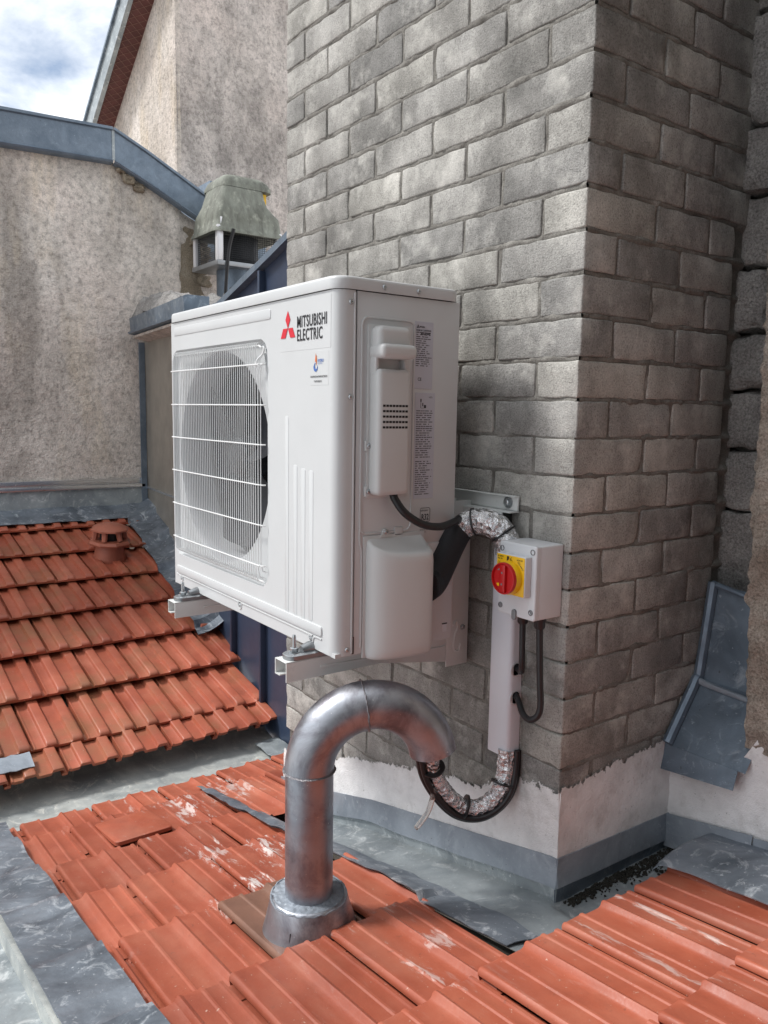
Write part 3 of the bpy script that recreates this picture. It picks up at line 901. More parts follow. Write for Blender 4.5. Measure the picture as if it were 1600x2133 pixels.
# ---------------------------------------------------------------- valley gutter and far roof
def zl(x): return -.776 - .30 * (x + 1.454)
def gut(u, v):
    y = -1.4 + 2.05 * u
    P = [(-1.10, -.785), (-1.17, -.79), (-1.24, -.818), (-1.34, -.832), (-1.46, -.832), (-1.54, -.815), (-1.64, -.76)]
    k = v * (len(P) - 1); i = min(int(k), len(P) - 2); f = k - i
    x = P[i][0] + (P[i + 1][0] - P[i][0]) * f; z = P[i][1] + (P[i + 1][1] - P[i][1]) * f
    return (x, y, z + .003 * nz3((x, y, 0), 9))
obj('valley_gutter', thick_grid(gut, 60, 24, Vector((0, 0, -.01))), 'zinc_bright', label='pale zinc valley gutter between the two tiled roofs', cat='gutter', loc=(-1.35, -.3, -.87))
obj('zinc_flap', thick_grid(lambda u, v: (-1.13 - .30 * u, .50 + .1 * v + .05 * u, -.765 - .05 * u + .012 * nz3((u, v, 0), 3)), 8, 4, Vector((0, 0, .002))), 'zinc', label='small folded zinc flap closing the gutter beside the chimney', cat='flashing', loc=(-1.25, .55, -.77))

far = thing('tiled_roof', 'mossy orange tiled roof rising away to the stained wall on the left', 'roof', (-2.4, -.1, zl(-2.4) - .03))
TL = math.atan(.30)
FT = [tile_mesh('roof_tile', 'tile_old', .178, .35, 1.05, True, seed=20 + s) for s in range(4)]
FE = [tile_mesh('roof_tile', 'tile_old', .178, .30, 1.05, False, wavy=True, seed=30 + s) for s in range(2)]
FS = tile_mesh('roof_tile', 'tile_old', .178, .10, 1.05, True, seed=40)
ROWS = [-1.45, -1.577, -1.862, -2.145, -2.43, -2.71, -3.0, -3.285]
def wyx(x): return .60 + (-.95 - x) * .108
for k, bx in enumerate(ROWS):
    par = {0: .031, 1: -.049}.get(k, .058 if k % 2 == 0 else -.040)
    y = par - .178 * 8
    while y - .178 < (wyx(bx) - .03 if k < 4 else wyx(bx) - .10) - (.02 if k > 5 else 0):
        if y > -1.25:
            me = FE[random.randrange(2)] if k == 0 else (FS if k == len(ROWS) - 1 else FT[random.randrange(4)])
            place(me, far, bx + random.uniform(-.003, .003), y + random.uniform(-.002, .002), zl(bx) + random.uniform(-.0015, .0015), (random.uniform(-.007, .007), -TL + random.uniform(-.005, .005), PI + random.uniform(-.006, .006)))
        y += .178
obj('roof_deck', ([(x, y, zl(x) - d) for d in (.012, .04) for x, y in ((-1.56, -1.35), (-3.5, -1.35), (-3.5, .62), (-1.56, .62))], [(0, 1, 2, 3), (7, 6, 5, 4), (0, 4, 5, 1), (1, 5, 6, 2), (2, 6, 7, 3), (3, 7, 4, 0)]), 'moss', far, smooth=False)
# clay vent terminal
vx, vy = -2.93, .47
vzz = zl(vx) + .02
obj('vent_base', lathe((vx, vy, vzz), (.18, 0, 1), [(.082, -.03), (.080, .0), (.070, .045), (.066, .07), (.060, .075)], 20), 'vent_clay', far)
vc = Vector((vx + .012, vy, vzz + .072))
obj('vent_collar', lathe(vc, (.12, 0, 1), [(.06, -.005), (.105, .0), (.108, .008), (.10, .02), (.07, .022)], 8), 'vent_clay', far)
for k in range(6):
    a = 2 * PI * k / 6 + .4
    p = vc + Vector((math.cos(a) * .078, math.sin(a) * .078, .015)); q = p + Vector((-math.cos(a) * .014, -math.sin(a) * .014, .06))
    obj('vent_post', cyl(p, q, .013, 8, .017), 'vent_clay', far)
obj('vent_dark', lathe(vc + Vector((0, 0, .01)), (.12, 0, 1), [(.05, 0), (.05, .06)], 14), 'dark', far)
obj('vent_cap', lathe(vc + Vector((.004, 0, .068)), (.12, 0, 1), [(.080, 0), (.096, .004), (.095, .012), (.06, .030), (.0, .038)], 8), 'vent_clay', far)
# little lead patch under the tiles at the eave
obj('lead_patch', thick_grid(lambda u, v: (-1.545 + .075 * v + .012 * nz3((u * 3, v, 0), 2), -.42 + .19 * u, zl(-1.545 + .075 * v) + .050 + .006 * nz3((u * 4, v, 1), 2)), 10, 5, Vector((0, 0, .002))), 'lead_pale', far)

# stepped lead along the wall side of the far roof
def sf(u, v):
    x = -2.08 - 1.42 * u; y1 = wyx(x) + .005; y0 = y1 - (.125 + .05 * u) - .008 * noise.noise(Vector((x * 9, 0, 0)))
    y = y0 + (y1 - y0) * v
    kk = max([b for b in [-r for r in ROWS] if b <= -x], default=1.45)
    return (x, y, zl(x) + .030 * (1 - min(1, (-x - kk) / .285)) + .031 + .05 * v * v + .004 * nz3((x, y, 0), 9))
ab = obj('lead_soaker', thick_grid(sf, 90, 8, Vector((0, 0, .002))), 'lead', label='blue grey lead strip between the mossy tiles and the cladding', cat='flashing', loc=(-2.8, .7, -.35))
def tf(u, v):
    y = -1.3 + 2.16 * u; x = -3.31 - .19 * v
    return (x, y, zl(-3.31) + .05 + .07 * v + .006 * nz3((x, y, 0), 7) - (.008 if abs((y * 1.1) % 1 - .5) < .02 else 0))
obj('lead_top_apron', thick_grid(tf, 80, 6, Vector((0, 0, .002))), 'lead', label='lead apron where the mossy roof meets the stained wall', cat='flashing', loc=(-3.4, -.2, -.15))

# ---------------------------------------------------------------- stained wall with zinc coping
wl = thing('stained_wall', 'stained pinkish roughcast wall under a folded zinc coping on the left', 'wall', (-3.6, -.3, -.3))
XW = -3.5
topW = [(-3.0, 1.76), (.14, 1.80), (.72, 1.83), (1.23, 1.58), (1.45, 1.45)]
def wf(u, v):
    y = -3.0 + 4.3 * u; y = min(y, 1.30)
    z = -.9 + (interp(topW, y) + .9) * v
    e = 0
    if y > 1.12: e = -.02 - .03 * max(0, nz3((0, y, z), 12))
    return (XW + .008 * nz3((0, y, z), 4) + .004 * nz3((0, y, z), 18) + e, y, z)
obj('render', grid(wf, 170, 110), 'roughcast', wl, angle=80)
obj('wall_core', ([(x, y, z) for x in (XW - .02, XW - .3) for y, z in ((-3, -.9), (1.29, -.9), (1.29, 1.53), (.72, 1.80), (.14, 1.77), (-3, 1.73))], [(0, 1, 2, 3, 4, 5), (11, 10, 9, 8, 7, 6), (0, 6, 7, 1), (1, 7, 8, 2), (2, 8, 9, 3), (3, 9, 10, 4), (4, 10, 11, 5), (5, 11, 6, 0)]), 'stone_gold', wl, smooth=False)
def coping(pts, name):
    L = []
    for y, zt, h in pts:
        zb = zt - h
        L.append([(XW + .012, y, zb - .006), (XW + .05, y, zb), (XW + .058, y, zb + .010), (XW + .05, y, zb + .018), (XW + .05, y, zt - .02), (XW + .062, y, zt - .014), (XW + .062, y, zt), (XW - .15, y, zt + .02), (XW - .34, y, zt)])
    V, F = [], []
    n = len(L[0])
    for l in L: V += [Vector(p) for p in l]
    for i in range(len(L) - 1):
        for k in range(n - 1): F.append((i * n + k, i * n + k + 1, (i + 1) * n + k + 1, (i + 1) * n + k))
    return obj(name, (V, F), 'zinc_blue', wl, angle=30)
coping([(-3.0, 1.93, .185), (.14, 1.985, .185), (.705, 2.005, .187)], 'coping')
coping([(.712, 2.005, .187), (.90, 1.92, .185), (1.26, 1.735, .175), (1.42, 1.65, .17)], 'coping')
obj('coping_joint', box(XW + .049, XW + .0535, .701, .716, 1.83, 1.985), 'zinc', wl, smooth=False)
# bare stones where the render has fallen away
for (py, pz, s) in ((.80, 1.755, .05), (.86, 1.72, .045), (.76, 1.79, .04), (1.245, 1.50, .06), (1.25, 1.40, .065), (1.22, 1.31, .05), (1.26, 1.23, .055), (1.20, 1.46, .04), (1.27, 1.09, .05)):
    g = rough_box(.03, s * .75, s * .6, .015, .010, py * 9 + pz, (2, 3, 3))
    obj('bare_stone', xf(g, Matrix.Translation((XW + .0, py, pz))), 'stone_gold', wl, angle=60)
# flashings at the wall foot
obj('aluminium_trim', join(box(XW + .010, XW + .032, -1.6, .858, -.012, .012, .004), box(XW + .006, XW + .020, -1.6, .858, .012, .045, .003)), 'alu', wl)
obj('zinc_band', thick_grid(lambda u, v: (XW + .016 + .018 * v, -1.6 + 2.455 * u, -.012 - .13 * v), 30, 3, Vector((.002, 0, 0))), 'zinc', wl)

# ---------------------------------------------------------------- clad wall behind the far roof
cl = thing('clad_wall', 'wall in navy standing seam metal with a beige panel beside the stained wall', 'wall', (-2.2, .8, -.6))
dirx = Vector((-1, -0.108 * -1, 0)).normalized()
def cw(x, o=0.0): return wyx(x) + o
def ctop(x): return interp([(-3.5, .88), (-2.05, .90), (-1.45, 1.02), (-.95, 1.13)], x)
def wall_piece(x0, x1, z0, off, th, mat, name, zt=None):
    P = [(x0, z0), (x1, z0), (x1, zt or ctop(x1)), (x0, zt or ctop(x0))]
    V = [Vector((x, cw(x, off), z)) for x, z in P] + [Vector((x, cw(x, off + th), z)) for x, z in P]
    return obj(name, (V, [(0, 1, 2, 3), (7, 6, 5, 4), (0, 4, 5, 1), (1, 5, 6, 2), (2, 6, 7, 3), (3, 7, 4, 0)]), mat, cl, smooth=False)
wall_piece(-3.52, -2.62, -.75, .0, .06, 'panel', 'beige_panel')
for a, b in ((-2.61, -2.262), (-2.258, -1.912), (-1.908, -1.562), (-1.558, -1.212), (-1.208, -.905)):
    wall_piece(a, b, -.85, .0, .06, 'clad', 'cladding_pan')
for sx in (-2.26, -1.91, -1.56, -1.21):
    V, F = box(sx - .009, sx + .009, cw(sx, -.028), cw(sx, .01), -.85, ctop(sx) - .02, .004)
    obj('standing_seam', (V, F), 'clad', cl)
obj('wall_core', ([Vector((x, cw(x, o), z)) for o in (.065, .2) for x, z in ((-3.5, -.9), (-.92, -.9), (-.92, 1.0), (-1.45, .97), (-2.05, .85), (-3.5, .83))], [(0, 1, 2, 3, 4, 5), (11, 10, 9, 8, 7, 6), (0, 6, 7, 1), (1, 7, 8, 2), (2, 8, 9, 3), (3, 9, 10, 4), (4, 10, 11, 5), (5, 11, 6, 0)]), 'clad', cl, smooth=False)
L = [[(x, cw(x, -.03), ctop(x) - .012), (x, cw(x, -.03), ctop(x) + .014), (x, cw(x, .22), ctop(x) + .02), (x, cw(x, .22), ctop(x) - .012)] for x in (-2.2, -2.05, -1.45, -.93)]
obj('verge_trim', loft(L, True, True), 'zinc_blue', cl, smooth=False)
obj('corner_trim', box(XW + .02, XW + .032, .835, .868, -.12, .84), 'zinc_blue', cl, smooth=False)
obj('horizontal_joint', box(-3.47, -2.7, .780, .868, -.004, .008) if False else ([Vector((x, cw(x, o), z)) for o in (-.006, .01) for x, z in ((-3.49, -.02), (-2.63, -.02), (-2.63, -.008), (-3.49, -.008))], [(0, 1, 2, 3), (7, 6, 5, 4), (0, 4, 5, 1), (1, 5, 6, 2), (2, 6, 7, 3), (3, 7, 4, 0)]), 'alu', cl, smooth=False)

bg_ = thing('box_gutter', 'short blue grey box gutter end capped with crumbling mortar above the beige panel', 'gutter', (-3.1, .72, .88))
def gy(x): return wyx(x) - .10
gx0, gx1 = -3.40, -2.3
V = []
for x in (gx0, gx1):
    V += [Vector((x, gy(x), .885)), Vector((x, gy(x) - .006, .965)), Vector((x, gy(x) + .012, .972)), Vector((x, wyx(x) + .02, .972)), Vector((x, wyx(x) + .02, .875))]
obj('gutter_body', (V, [(0, 1, 6, 5), (1, 2, 7, 6), (2, 3, 8, 7), (3, 4, 9, 8), (4, 0, 5, 9), (0, 4, 3, 2, 1), (5, 6, 7, 8, 9)]), 'zinc_deep', bg_, smooth=False)
obj('drip_lip', ([Vector((x, gy(x) + a, z)) for x in (gx0 - .01, gx1) for a, z in ((-.012, .878), (-.014, .888), (.0, .890), (.05, .868))], [(0, 1, 5, 4), (1, 2, 6, 5), (2, 3, 7, 6), (3, 0, 4, 7), (0, 3, 2, 1), (4, 5, 6, 7)]), 'zinc_blue', bg_, smooth=False)
obj('soffit_board', ([Vector((x, gy(x) + a, z)) for x in (gx0 - .0, gx1) for a, z in ((.012, .855), (.012, .868), (.12, .868), (.12, .835))], [(0, 1, 5, 4), (1, 2, 6, 5), (2, 3, 7, 6), (3, 0, 4, 7), (0, 3, 2, 1), (4, 5, 6, 7)]), 'roughcast_pale', bg_, smooth=False)
def mm(u, v):
    x = gx0 - .03 + 1.0 * u; y = gy(x) + .006 + .30 * v
    h = .115 * math.sin(min(1, v * 7) * PI / 2) * (.7 + .55 * nz3((x, y, 0), 4)) * min(1, u * 9 + .2) * min(1, (1 - u) * 3)
    return (x, y, .966 + h + .026 * nz3((x, y, 1), 22) + .012 * nz3((x, y, 1), 60))
obj('mortar_fillet', grid(mm, 70, 22), 'stone_grey', bg_, angle=80)

# ---------------------------------------------------------------- taller house behind
hs = thing('rendered_house', 'tall rendered house behind with a pale gable wall and dark grey flank', 'building', (-6.2, 2.4, -1))
HX, HY = -5.0, 1.704
def rake(x): return 3.044 + .62 * (x + 6.54)
obj('gable_wall', ([Vector((x, y, z)) for y in (HY, HY + .3) for x, z in ((-8.6, -1), (HX, -1), (HX, rake(HX) + .1), (-8.6, rake(-8.6) + .1))], [(0, 1, 2, 3), (7, 6, 5, 4), (0, 4, 5, 1), (1, 5, 6, 2), (2, 6, 7, 3), (3, 7, 4, 0)]), 'roughcast_pale', hs, smooth=False)
def fl_(u, v):
    y = HY - .012 + 4.5 * u; z = -1 + 7.0 * v
    return (HX + .02 + .012 * nz3((1, y, z), 3), y, z)
obj('flank_wall', grid(fl_, 40, 60), 'roughcast_dark', hs)
obj('flank_core', box(HX - .9, HX + .005, HY + .31, HY + 4.6, -1, 6.0), 'roughcast_dark', hs, smooth=False)
obj('corner_edge', tube([(HX - .005, HY + .005, z) for z in (-1, 0, 1, 2, 2.5, 3, 3.5, 4, 6)], .03, 8), 'roughcast_pale', hs)
def rk(x0, x1, ya, yb, da, db):
    return [Vector((x, y, rake(x) + d)) for x in (x0, x1) for y, d in ((ya, da), (yb, da), (yb, db), (ya, db))], [(0, 1, 5, 4), (1, 2, 6, 5), (2, 3, 7, 6), (3, 0, 4, 7), (3, 2, 1, 0), (4, 5, 6, 7)]
obj('soffit', rk(-8.6, -4.6, HY - .16, HY + .02, .0, .05), 'soffit', hs, smooth=False)
obj('fascia', rk(-8.6, -4.6, HY - .20, HY - .162, -.02, .17), 'zinc', hs, smooth=False)
obj('verge_cap', rk(-8.6, -4.6, HY - .22, HY + .4, .172, .20), 'zinc_deep', hs, smooth=False)
V, F = [], []
for k in range(60):
    x = -8.4 + .06 * k
    for s in (1, -1):
        a = Vector((x, HY - .155, rake(x) - .004)); b = Vector((x + s * .10, HY + .0, rake(x + s * .10) - .004))
        g = tube([a, b], .0018, 3); b0 = len(V); V += g[0]; F += [tuple(i + b0 for i in f) for f in g[1]]
obj('bird_net', (V, F), 'net', hs, kind='stuff', smooth=False)
zf2 = thing('roof_flashing', 'small blue grey zinc flashing behind the coping at the foot of the dark flank', 'flashing', (-4.6, 1.75, 2.0))
obj('zinc_upstand', box(-4.95, -4.4, 1.70, 2.15, 1.6, 2.10), 'zinc_blue', zf2, smooth=False)

# ---------------------------------------------------------------- roof exhaust with plastic cowl
rv = thing('roof_exhaust', 'stained green grey plastic exhaust cowl on a square mesh cage and round duct', 'exhaust', (-3.13, 1.30, .8))
px0, px1, py0, py1, pz = -3.303, -2.949, 1.10, 1.506, 1.245
obj('base_plate', box(px0, px1, py0, py1, pz, pz + .026, .003), 'galv', rv)
obj('duct', join(lathe((-3.13, 1.30, .5), (0, 0, 1), [(.115, 0), (.115, .28), (.119, .285), (.119, .295), (.115, .30), (.115, .52), (.119, .525), (.119, .535), (.115, .54), (.115, .745)], 24)), 'zinc_blue', rv)
cx0, cx1, cy0, cy1 = px0 + .022, px1 - .022, py0 + .022, py1 - .022
for x in (cx0, cx1):
    for y in (cy0, cy1):
        obj('corner_post', box(x - .018, x + .018, y - .018, y + .018, pz + .026, pz + .215, .006), 'steel_white', rv)
def mesh_panel(a, b, z0, z1):
    V, F = [], []
    a, b = Vector(a), Vector(b); n = int((b - a).length / .011)
    for k in range(n + 1):
        p = a.lerp(b, k / n); g = tube([Vector((p.x, p.y, z0)), Vector((p.x, p.y, z1))], .0016, 3, False); b0 = len(V); V += g[0]; F += [tuple(i + b0 for i in f) for f in g[1]]
    m = int((z1 - z0) / .011)
    for k in range(m + 1):
        z = z0 + (z1 - z0) * k / m
        g = tube([Vector((a.x, a.y, z)), Vector((b.x, b.y, z))], .0016, 3, False, up=(0, 0, 1)); b0 = len(V); V += g[0]; F += [tuple(i + b0 for i in f) for f in g[1]]
    return obj('wire_mesh', (V, F), 'mesh', rv, kind='stuff', smooth=False)
mesh_panel((cx1, cy0 + .018, 0), (cx1, cy1 - .018, 0), pz + .027, pz + .21)
mesh_panel((cx0 + .018, cy0, 0), (cx1 - .018, cy0, 0), pz + .027, pz + .21)
obj('fan_inlet', lathe((-3.13, 1.30, pz + .026), (0, 0, 1), [(.14, 0), (.145, .01), (.13, .03), (.11, .035)], 20), 'mesh', rv)
obj('dark_lining', lathe((-3.13, 1.30, pz + .027), (0, 0, 1), [(.125, 0), (.125, .17)], 20), 'mesh', rv)  # dark lining added so the cage interior looks shaded
obj('motor', lathe((-3.13, 1.30, pz + .03), (0, 0, 1), [(.05, .03), (.06, .06), (.06, .14), (.09, .16), (.10, .18)], 14), 'mesh', rv)
def cowl(xl, xr, yl, yr, z, r):
    cx, cy = -3.126, 1.303
    return [Vector((cx + u, cy + v, z)) for u, v in rrect(-xl, xr, -yl, yr, r, 5)]
zc = pz + .195
lev = [(.178, .178, .205, .205, -.012, .05), (.190, .190, .217, .217, -.016, .05), (.189, .189, .216, .216, .0, .05), (.180, .180, .207, .207, .012, .05), (.178, .178, .203, .203, .06, .055),
       (.172, .175, .198, .196, .098, .055), (.150, .170, .190, .165, .120, .05), (.120, .160, .178, .128, .155, .045), (.110, .148, .165, .112, .20, .04), (.108, .135, .152, .110, .240, .04)]
top = [(.150, .133, .150, .165, .243, .045), (.152, .130, .147, .168, .262, .045), (.135, .118, .134, .150, .292, .045), (.105, .10, .112, .12, .312, .045), (.06, .06, .07, .07, .320, .03)]
cw_ = obj('cowl', loft([cowl(a_, b_, c_, d_, zc + h_, r_) for a_, b_, c_, d_, h_, r_ in lev], True, True), 'vent_green', rv, angle=60)
obj('cowl_hood', loft([cowl(a_, b_, c_, d_, zc + h_, r_) for a_, b_, c_, d_, h_, r_ in top], True, True), 'vent_green', rv, angle=60)
obj('warning_sticker', box(-3.126 + .02, -3.126 + .10, 1.303 + .108, 1.303 + .135, zc + .165, zc + .238), 'yellow', rv, smooth=False)
obj('clip', box(px1 - .012, px1 - .004, py0 + .022, py0 + .048, zc + .015, zc + .062, .003), 'steel_white', rv)
cable = thing('exhaust_cable', 'black cable strung down the round exhaust duct', 'cable', (-2.97, 1.15, .8))
obj('cable_run', tube(catmull([(-2.93, 1.19, zc), (-2.945, 1.17, pz + .1), (-2.94, 1.155, pz), (-2.955, 1.15, 1.1), (-2.965, 1.155, .9), (-2.97, 1.15, .7)], 6), .010, 8), 'rubber', cable)
obj('cable_run', tube(catmull([(-2.955, 1.15, 1.10), (-2.96, 1.125, 1.04), (-2.985, 1.105, .9), (-2.99, 1.10, .7)], 6), .007, 8), 'rubber', cable)
obj('cable_run', tube(catmull([(-2.96, 1.18, 1.12), (-2.955, 1.24, 1.15), (-2.955, 1.285, 1.08), (-2.96, 1.28, .95), (-2.96, 1.26, .8)], 6), .008, 8), 'rubber', cable)
# ================================================================== OBJECTS
H, WD, D = .673, .80, .285
ac = thing('air_conditioner', 'white wall hung air conditioner outdoor unit with wire fan grille', 'air conditioner', (-.4, .14, -.012))
fc, fz, fr_ = -.526, .345, .247
# --- front panel with recessed grille pocket and bell mouth
def in_rr(u0, u1, v0, v1, r):
    def f(u, v):
        if not (u0 <= u <= u1 and v0 <= v <= v1): return False
        du = max(u0 + r - u, 0, u - (u1 - r)); dv = max(v0 + r - v, 0, v - (v1 - r))
        return du * du + dv * dv <= r * r or du == 0 or dv == 0
    return f
def cast(f, a):
    lo, hi = .01, 1.2
    for _ in range(40):
        m = (lo + hi) / 2
        if f(fc + math.cos(a) * m, fz + math.sin(a) * m): lo = m
        else: hi = m
    return fc + math.cos(a) * lo, fz + math.sin(a) * lo
rL, rR = .010, .024
outer = (-WD + rL, -rR, 0, H)
angs = sorted(set([2 * PI * k / 120 for k in range(120)] + [math.atan2(v - fz, u - fc) % (2 * PI) for u in outer[:2] for v in outer[2:]]))
o_f = in_rr(*outer, 1e-6); h_f = in_rr(-.787, -.265, .080, .604, .034); h2 = in_rr(-.784, -.268, .083, .601, .032)
Lp = [[FR(*cast(o_f, a), 0) for a in angs], [FR(*cast(h_f, a), 0) for a in angs], [FR(*cast(h_f, a), -.002) for a in angs], [FR(*cast(h2, a), -.012) for a in angs]]
Lq = []
for r_, w_ in ((fr_ + .006, -.012), (fr_, -.015), (fr_ - .006, -.024), (fr_ - .008, -.045), (fr_ - .008, -.095)):
    (Lp if r_ > fr_ - .001 else Lq).append([FR(fc + math.cos(a) * r_, fz + math.sin(a) * r_, w_) for a in angs])
pan = loft(Lp, False, False)
obj('fan_shroud', loft([Lp[-1]] + Lq, False, False), 'shroud', ac, angle=60)
def wrap(r, x0, s):
    P = []
    for k in range(9):
        a = R(90 * k / 8)
        P.append((x0 + s * (r - r * math.sin(a)) * -1 if False else x0 - s * r + s * r * math.sin(a), r - r * math.cos(a)))
    P.append((x0, .038))
    V = [Vector((x, y, z)) for z in (0, H) for x, y in P]; n = len(P)
    return V, [(i, i + 1, n + i + 1, n + i) if s > 0 else (i + 1, i, n + i, n + i + 1) for i in range(n - 1)]
obj('front_panel', join(pan, wrap(rR, 0, 1), wrap(rL, -WD, -1)), 'ac', ac, angle=30)
obj('side_panel', box(-.004, .0, .0415, D, 0, H, .0012), 'ac', ac)
obj('seam_rib', tube([(.0, .0365, .004), (.0, .0365, H - .004)], .0022, 8), 'ac', ac)
obj('left_panel', box(-WD, -WD + .004, .039, D, 0, H), 'ac', ac)
obj('back_panel', box(-WD + .004, -.004, D - .004, D - .0005, 0.001, H - .001), 'ac', ac)
obj('base_pan', box(-WD + .002, -.002, .002, D - .001, -.002, .006), 'ac', ac)
obj('heat_exchanger', box(-WD + .02, -.02, .20, .225, .02, H - .02), 'dark', ac, smooth=False)
obj('inner_wall', box(-.255, -.250, .03, .20, .01, H - .01), 'dark', ac, smooth=False)
# lid
def lo_(e, z):
    return [(u, v, z) for u, v in rrect(-WD - e, e, -e, D + e, .028 + e, 7)]
obj('lid', loft([lo_(.0005, H + .002), lo_(.0035, H + .001), lo_(.004, H + .003), lo_(.004, H + .018), lo_(.003, H + .0215), lo_(.0005, H + .0237), lo_(-.004, H + .0245), lo_(-.02, H + .026)], True, True), 'ac', ac, angle=50)
obj('lid_gap', loft([lo_(-.004, H - .004), lo_(-.004, H + .003)], True, True), 'dark', ac, smooth=False)
for y in (.098, .178): screw(lambda u, v, w: SD(u, v, w, .0045), y, H + .011, ac)
# pressings on the front
def press(u0, u1, v0, v1, r=.006, h=.0013): return obj('pressing', pad(FR, u0, u1, v0, v1, r, h, min(.0012, h)), 'ac', ac, angle=60)
press(-.772, -.250, .640, .661)
press(-.192, -.176, .045, .447, .006, .0006)
press(-.158, -.142, .042, .352, .005, .0006); press(-.128, -.111, .045, .347, .005, .0006); press(-.098, -.081, .052, .345, .005, .0006)
press(-.775, -.045, .030, .050, .006, .003)
obj('pressing', tube(catmull([(-.778, .0, .026)] + sum([[(s - .018, .0, .025), (s - .010, .0, .022), (s - .006, 0, .013), (s, 0, .010), (s + .006, 0, .013), (s + .010, 0, .022), (s + .018, 0, .025)] for s in (-.745, -.40, -.085)], []) + [(-.046, .0, .025)], 3), .0022, 6), 'ac', ac)
for s in (-.745, -.40, -.085): screw(FR, s, .017, ac, .0042)
# wire grille
GY = -.011
def gwire(x):
    return [(x, .010, .594), (x, -.004, .597), (x, -.008, .590), (x, GY, .577), (x, GY, .46), (x, GY, .34), (x, GY, .22), (x, GY, .116), (x, -.009, .102), (x, -.003, .092), (x, .010, .090)]
V, F = [], []
nw = 45
for k in range(nw):
    x = -.752 + (.752 - .300) * k / (nw - 1)
    g = tube(catmull(gwire(x), 2),   .00115, 5, False, up=(1, 0, 0)); b0 = len(V); V += g[0]; F += [tuple(i + b0 for i in f) for f in g[1]]
for x, a, b in ((-.288, .100, .55), (-.276, .115, .555)):
    g = tube([(x, .002, a), (x, -.007, a + .004), (x, GY, a + .02), (x, GY, b - .02), (x, -.007, b - .002), (x, .002, b)],   .00115, 5, False, up=(1, 0, 0)); b0 = len(V); V += g[0]; F += [tuple(i + b0 for i in f) for f in g[1]]
gr = obj('fan_grille', (V, F), 'wire', ac, kind='stuff')
for z in (.551, .468, .386, .302, .217, .130):
    obj('cross_wire', tube(catmull([(-.760, .006, z), (-.758, GY + .005, z), (-.752, GY - .002, z), (-.55, GY - .002, z), (-.30, GY - .002, z), (-.285, GY - .001, z), (-.270, -.010, z), (-.267, -.004, z)], 3), .0015, 6), 'wire', gr)
obj('edge_wire', tube([(-.754, -.003, .590), (-.5, -.004, .590), (-.295, -.004, .590), (-.28, -.006, .585)], .002, 6), 'wire', gr)
obj('edge_wire', tube([(-.754, -.003, .095), (-.5, -.004, .095), (-.295, -.004, .095), (-.28, .002, .092)], .002, 6), 'wire', gr)
obj('grille_tab', tube(catmull([(-.297, GY, .545), (-.290, GY, .560), (-.280, -.004, .572), (-.277, -.002, .582), (-.282, -.001, .588)], 4), .002, 6), 'wire', gr)
screw(FR, -.281, .580, ac, .006, .004, w0=-.010)
obj('corner_guide', prism([(-.292, .006, .575), (-.262 - .01, .006, .50), (-.274, .006, .478), (-.31, .006, .56)], (0, .006, 0)), 'ac', ac, smooth=False)
# fan
fan = obj('fan', lathe((fc, .058, fz), (0, 1, 0), [(.0, -.012), (.03, -.010), (.048, 0), (.052, .03), (.052, .06)], 24), 'fan', ac)
for b in range(3):
    a0 = 2 * PI * b / 3 + .5
    def bl(u, v, a0=a0):
        r = .045 + (.216 - .045) * v
        a = a0 + (u - .5) * R(88) * (.8 + .35 * v) + .55 * v
        return (fc + math.cos(a) * r, .050 + .055 * u + .012 * math.sin(u * PI), fz + math.sin(a) * r)
    obj('fan_blade', thick_grid(bl, 12, 8, Vector((0, .003, 0))), 'fan', fan)
# maker's mark and stickers
obj('logo_sticker', pad(FR, -.210, -.022, .572, .667, .002, .0003, .0002), 'ac', ac, smooth=False)
def dia(P, mat): return obj('logo_mark', prism([FR(u, v, .0009) for u, v in P], (0, -.0004, 0)), mat, ac, smooth=False)
dx, dz, s3 = -.1785, .6165, .0310
dia([(dx, dz), (dx - .0095, dz + .0165), (dx, dz + .033), (dx + .0095, dz + .0165)], 'logo_red')
for s in (-1, 1):
    dia([(dx + s * .0005, dz), (dx + s * .0185, dz), (dx + s * .0285, dz - .0185), (dx + s * .0095, dz - .0185)], 'logo_red')
text('MITSUBISHI', .0305, 'ink', FR, -.1435, .6085 + .0065, ac, 'logo_lettering', .66, .00045, .0011, space=1.09)
text('ELECTRIC', .0305, 'ink', FR, -.1435, .5905 - .0005, ac, 'logo_lettering', .66, .00045, .0011, space=1.09)
obj('installer_sticker', pad(FR, -.094, -.028, .505, .568, .001, .0003, .0002), 'ac', ac, smooth=False)
drop = [(-.0735 + .0075 * math.cos(a) * (1 if math.sin(a) < .2 else .75), .5385 + .0085 * math.sin(a)) for a in [R(t) for t in range(-250, 20, 15)]]
inner = [(-.0715 + .0045 * math.cos(a), .5405 + .0055 * math.sin(a)) for a in [R(t) for t in range(10, -250, -15)]]
obj('logo_mark', prism([FR(u, v, .0008) for u, v in drop + inner], (0, -.0003, 0)), 'logo_blue', ac, smooth=False)
obj('logo_mark', prism([FR(u, v, .0008) for u, v in ((-.0755, .548), (-.0745, .556), (-.0728, .564), (-.0722, .557), (-.0705, .560), (-.069, .552), (-.0698, .541), (-.0725, .549))], (0, -.0003, 0)), 'logo_orange', ac, smooth=False)
text('HYDRO', .0075, 'logo_blue', FR, -.066, .5475, ac, 'sticker_lettering', .8, .0002, .0011)
text('SOLUTIONS', .0042, 'logo_blue', FR, -.066, .5435, ac, 'sticker_lettering', .72, 0, .0011)
text('CHAUFFAGE SANITAIRE ELECTRICITE', .0046, 'ink', FR, -.0925, .5195, ac, 'sticker_lettering', .78, .00012, .0011)
text('T 06 98 68 85 53', .0052, 'ink', FR, -.079, .5105, ac, 'sticker_lettering', .75, .00012, .0011)
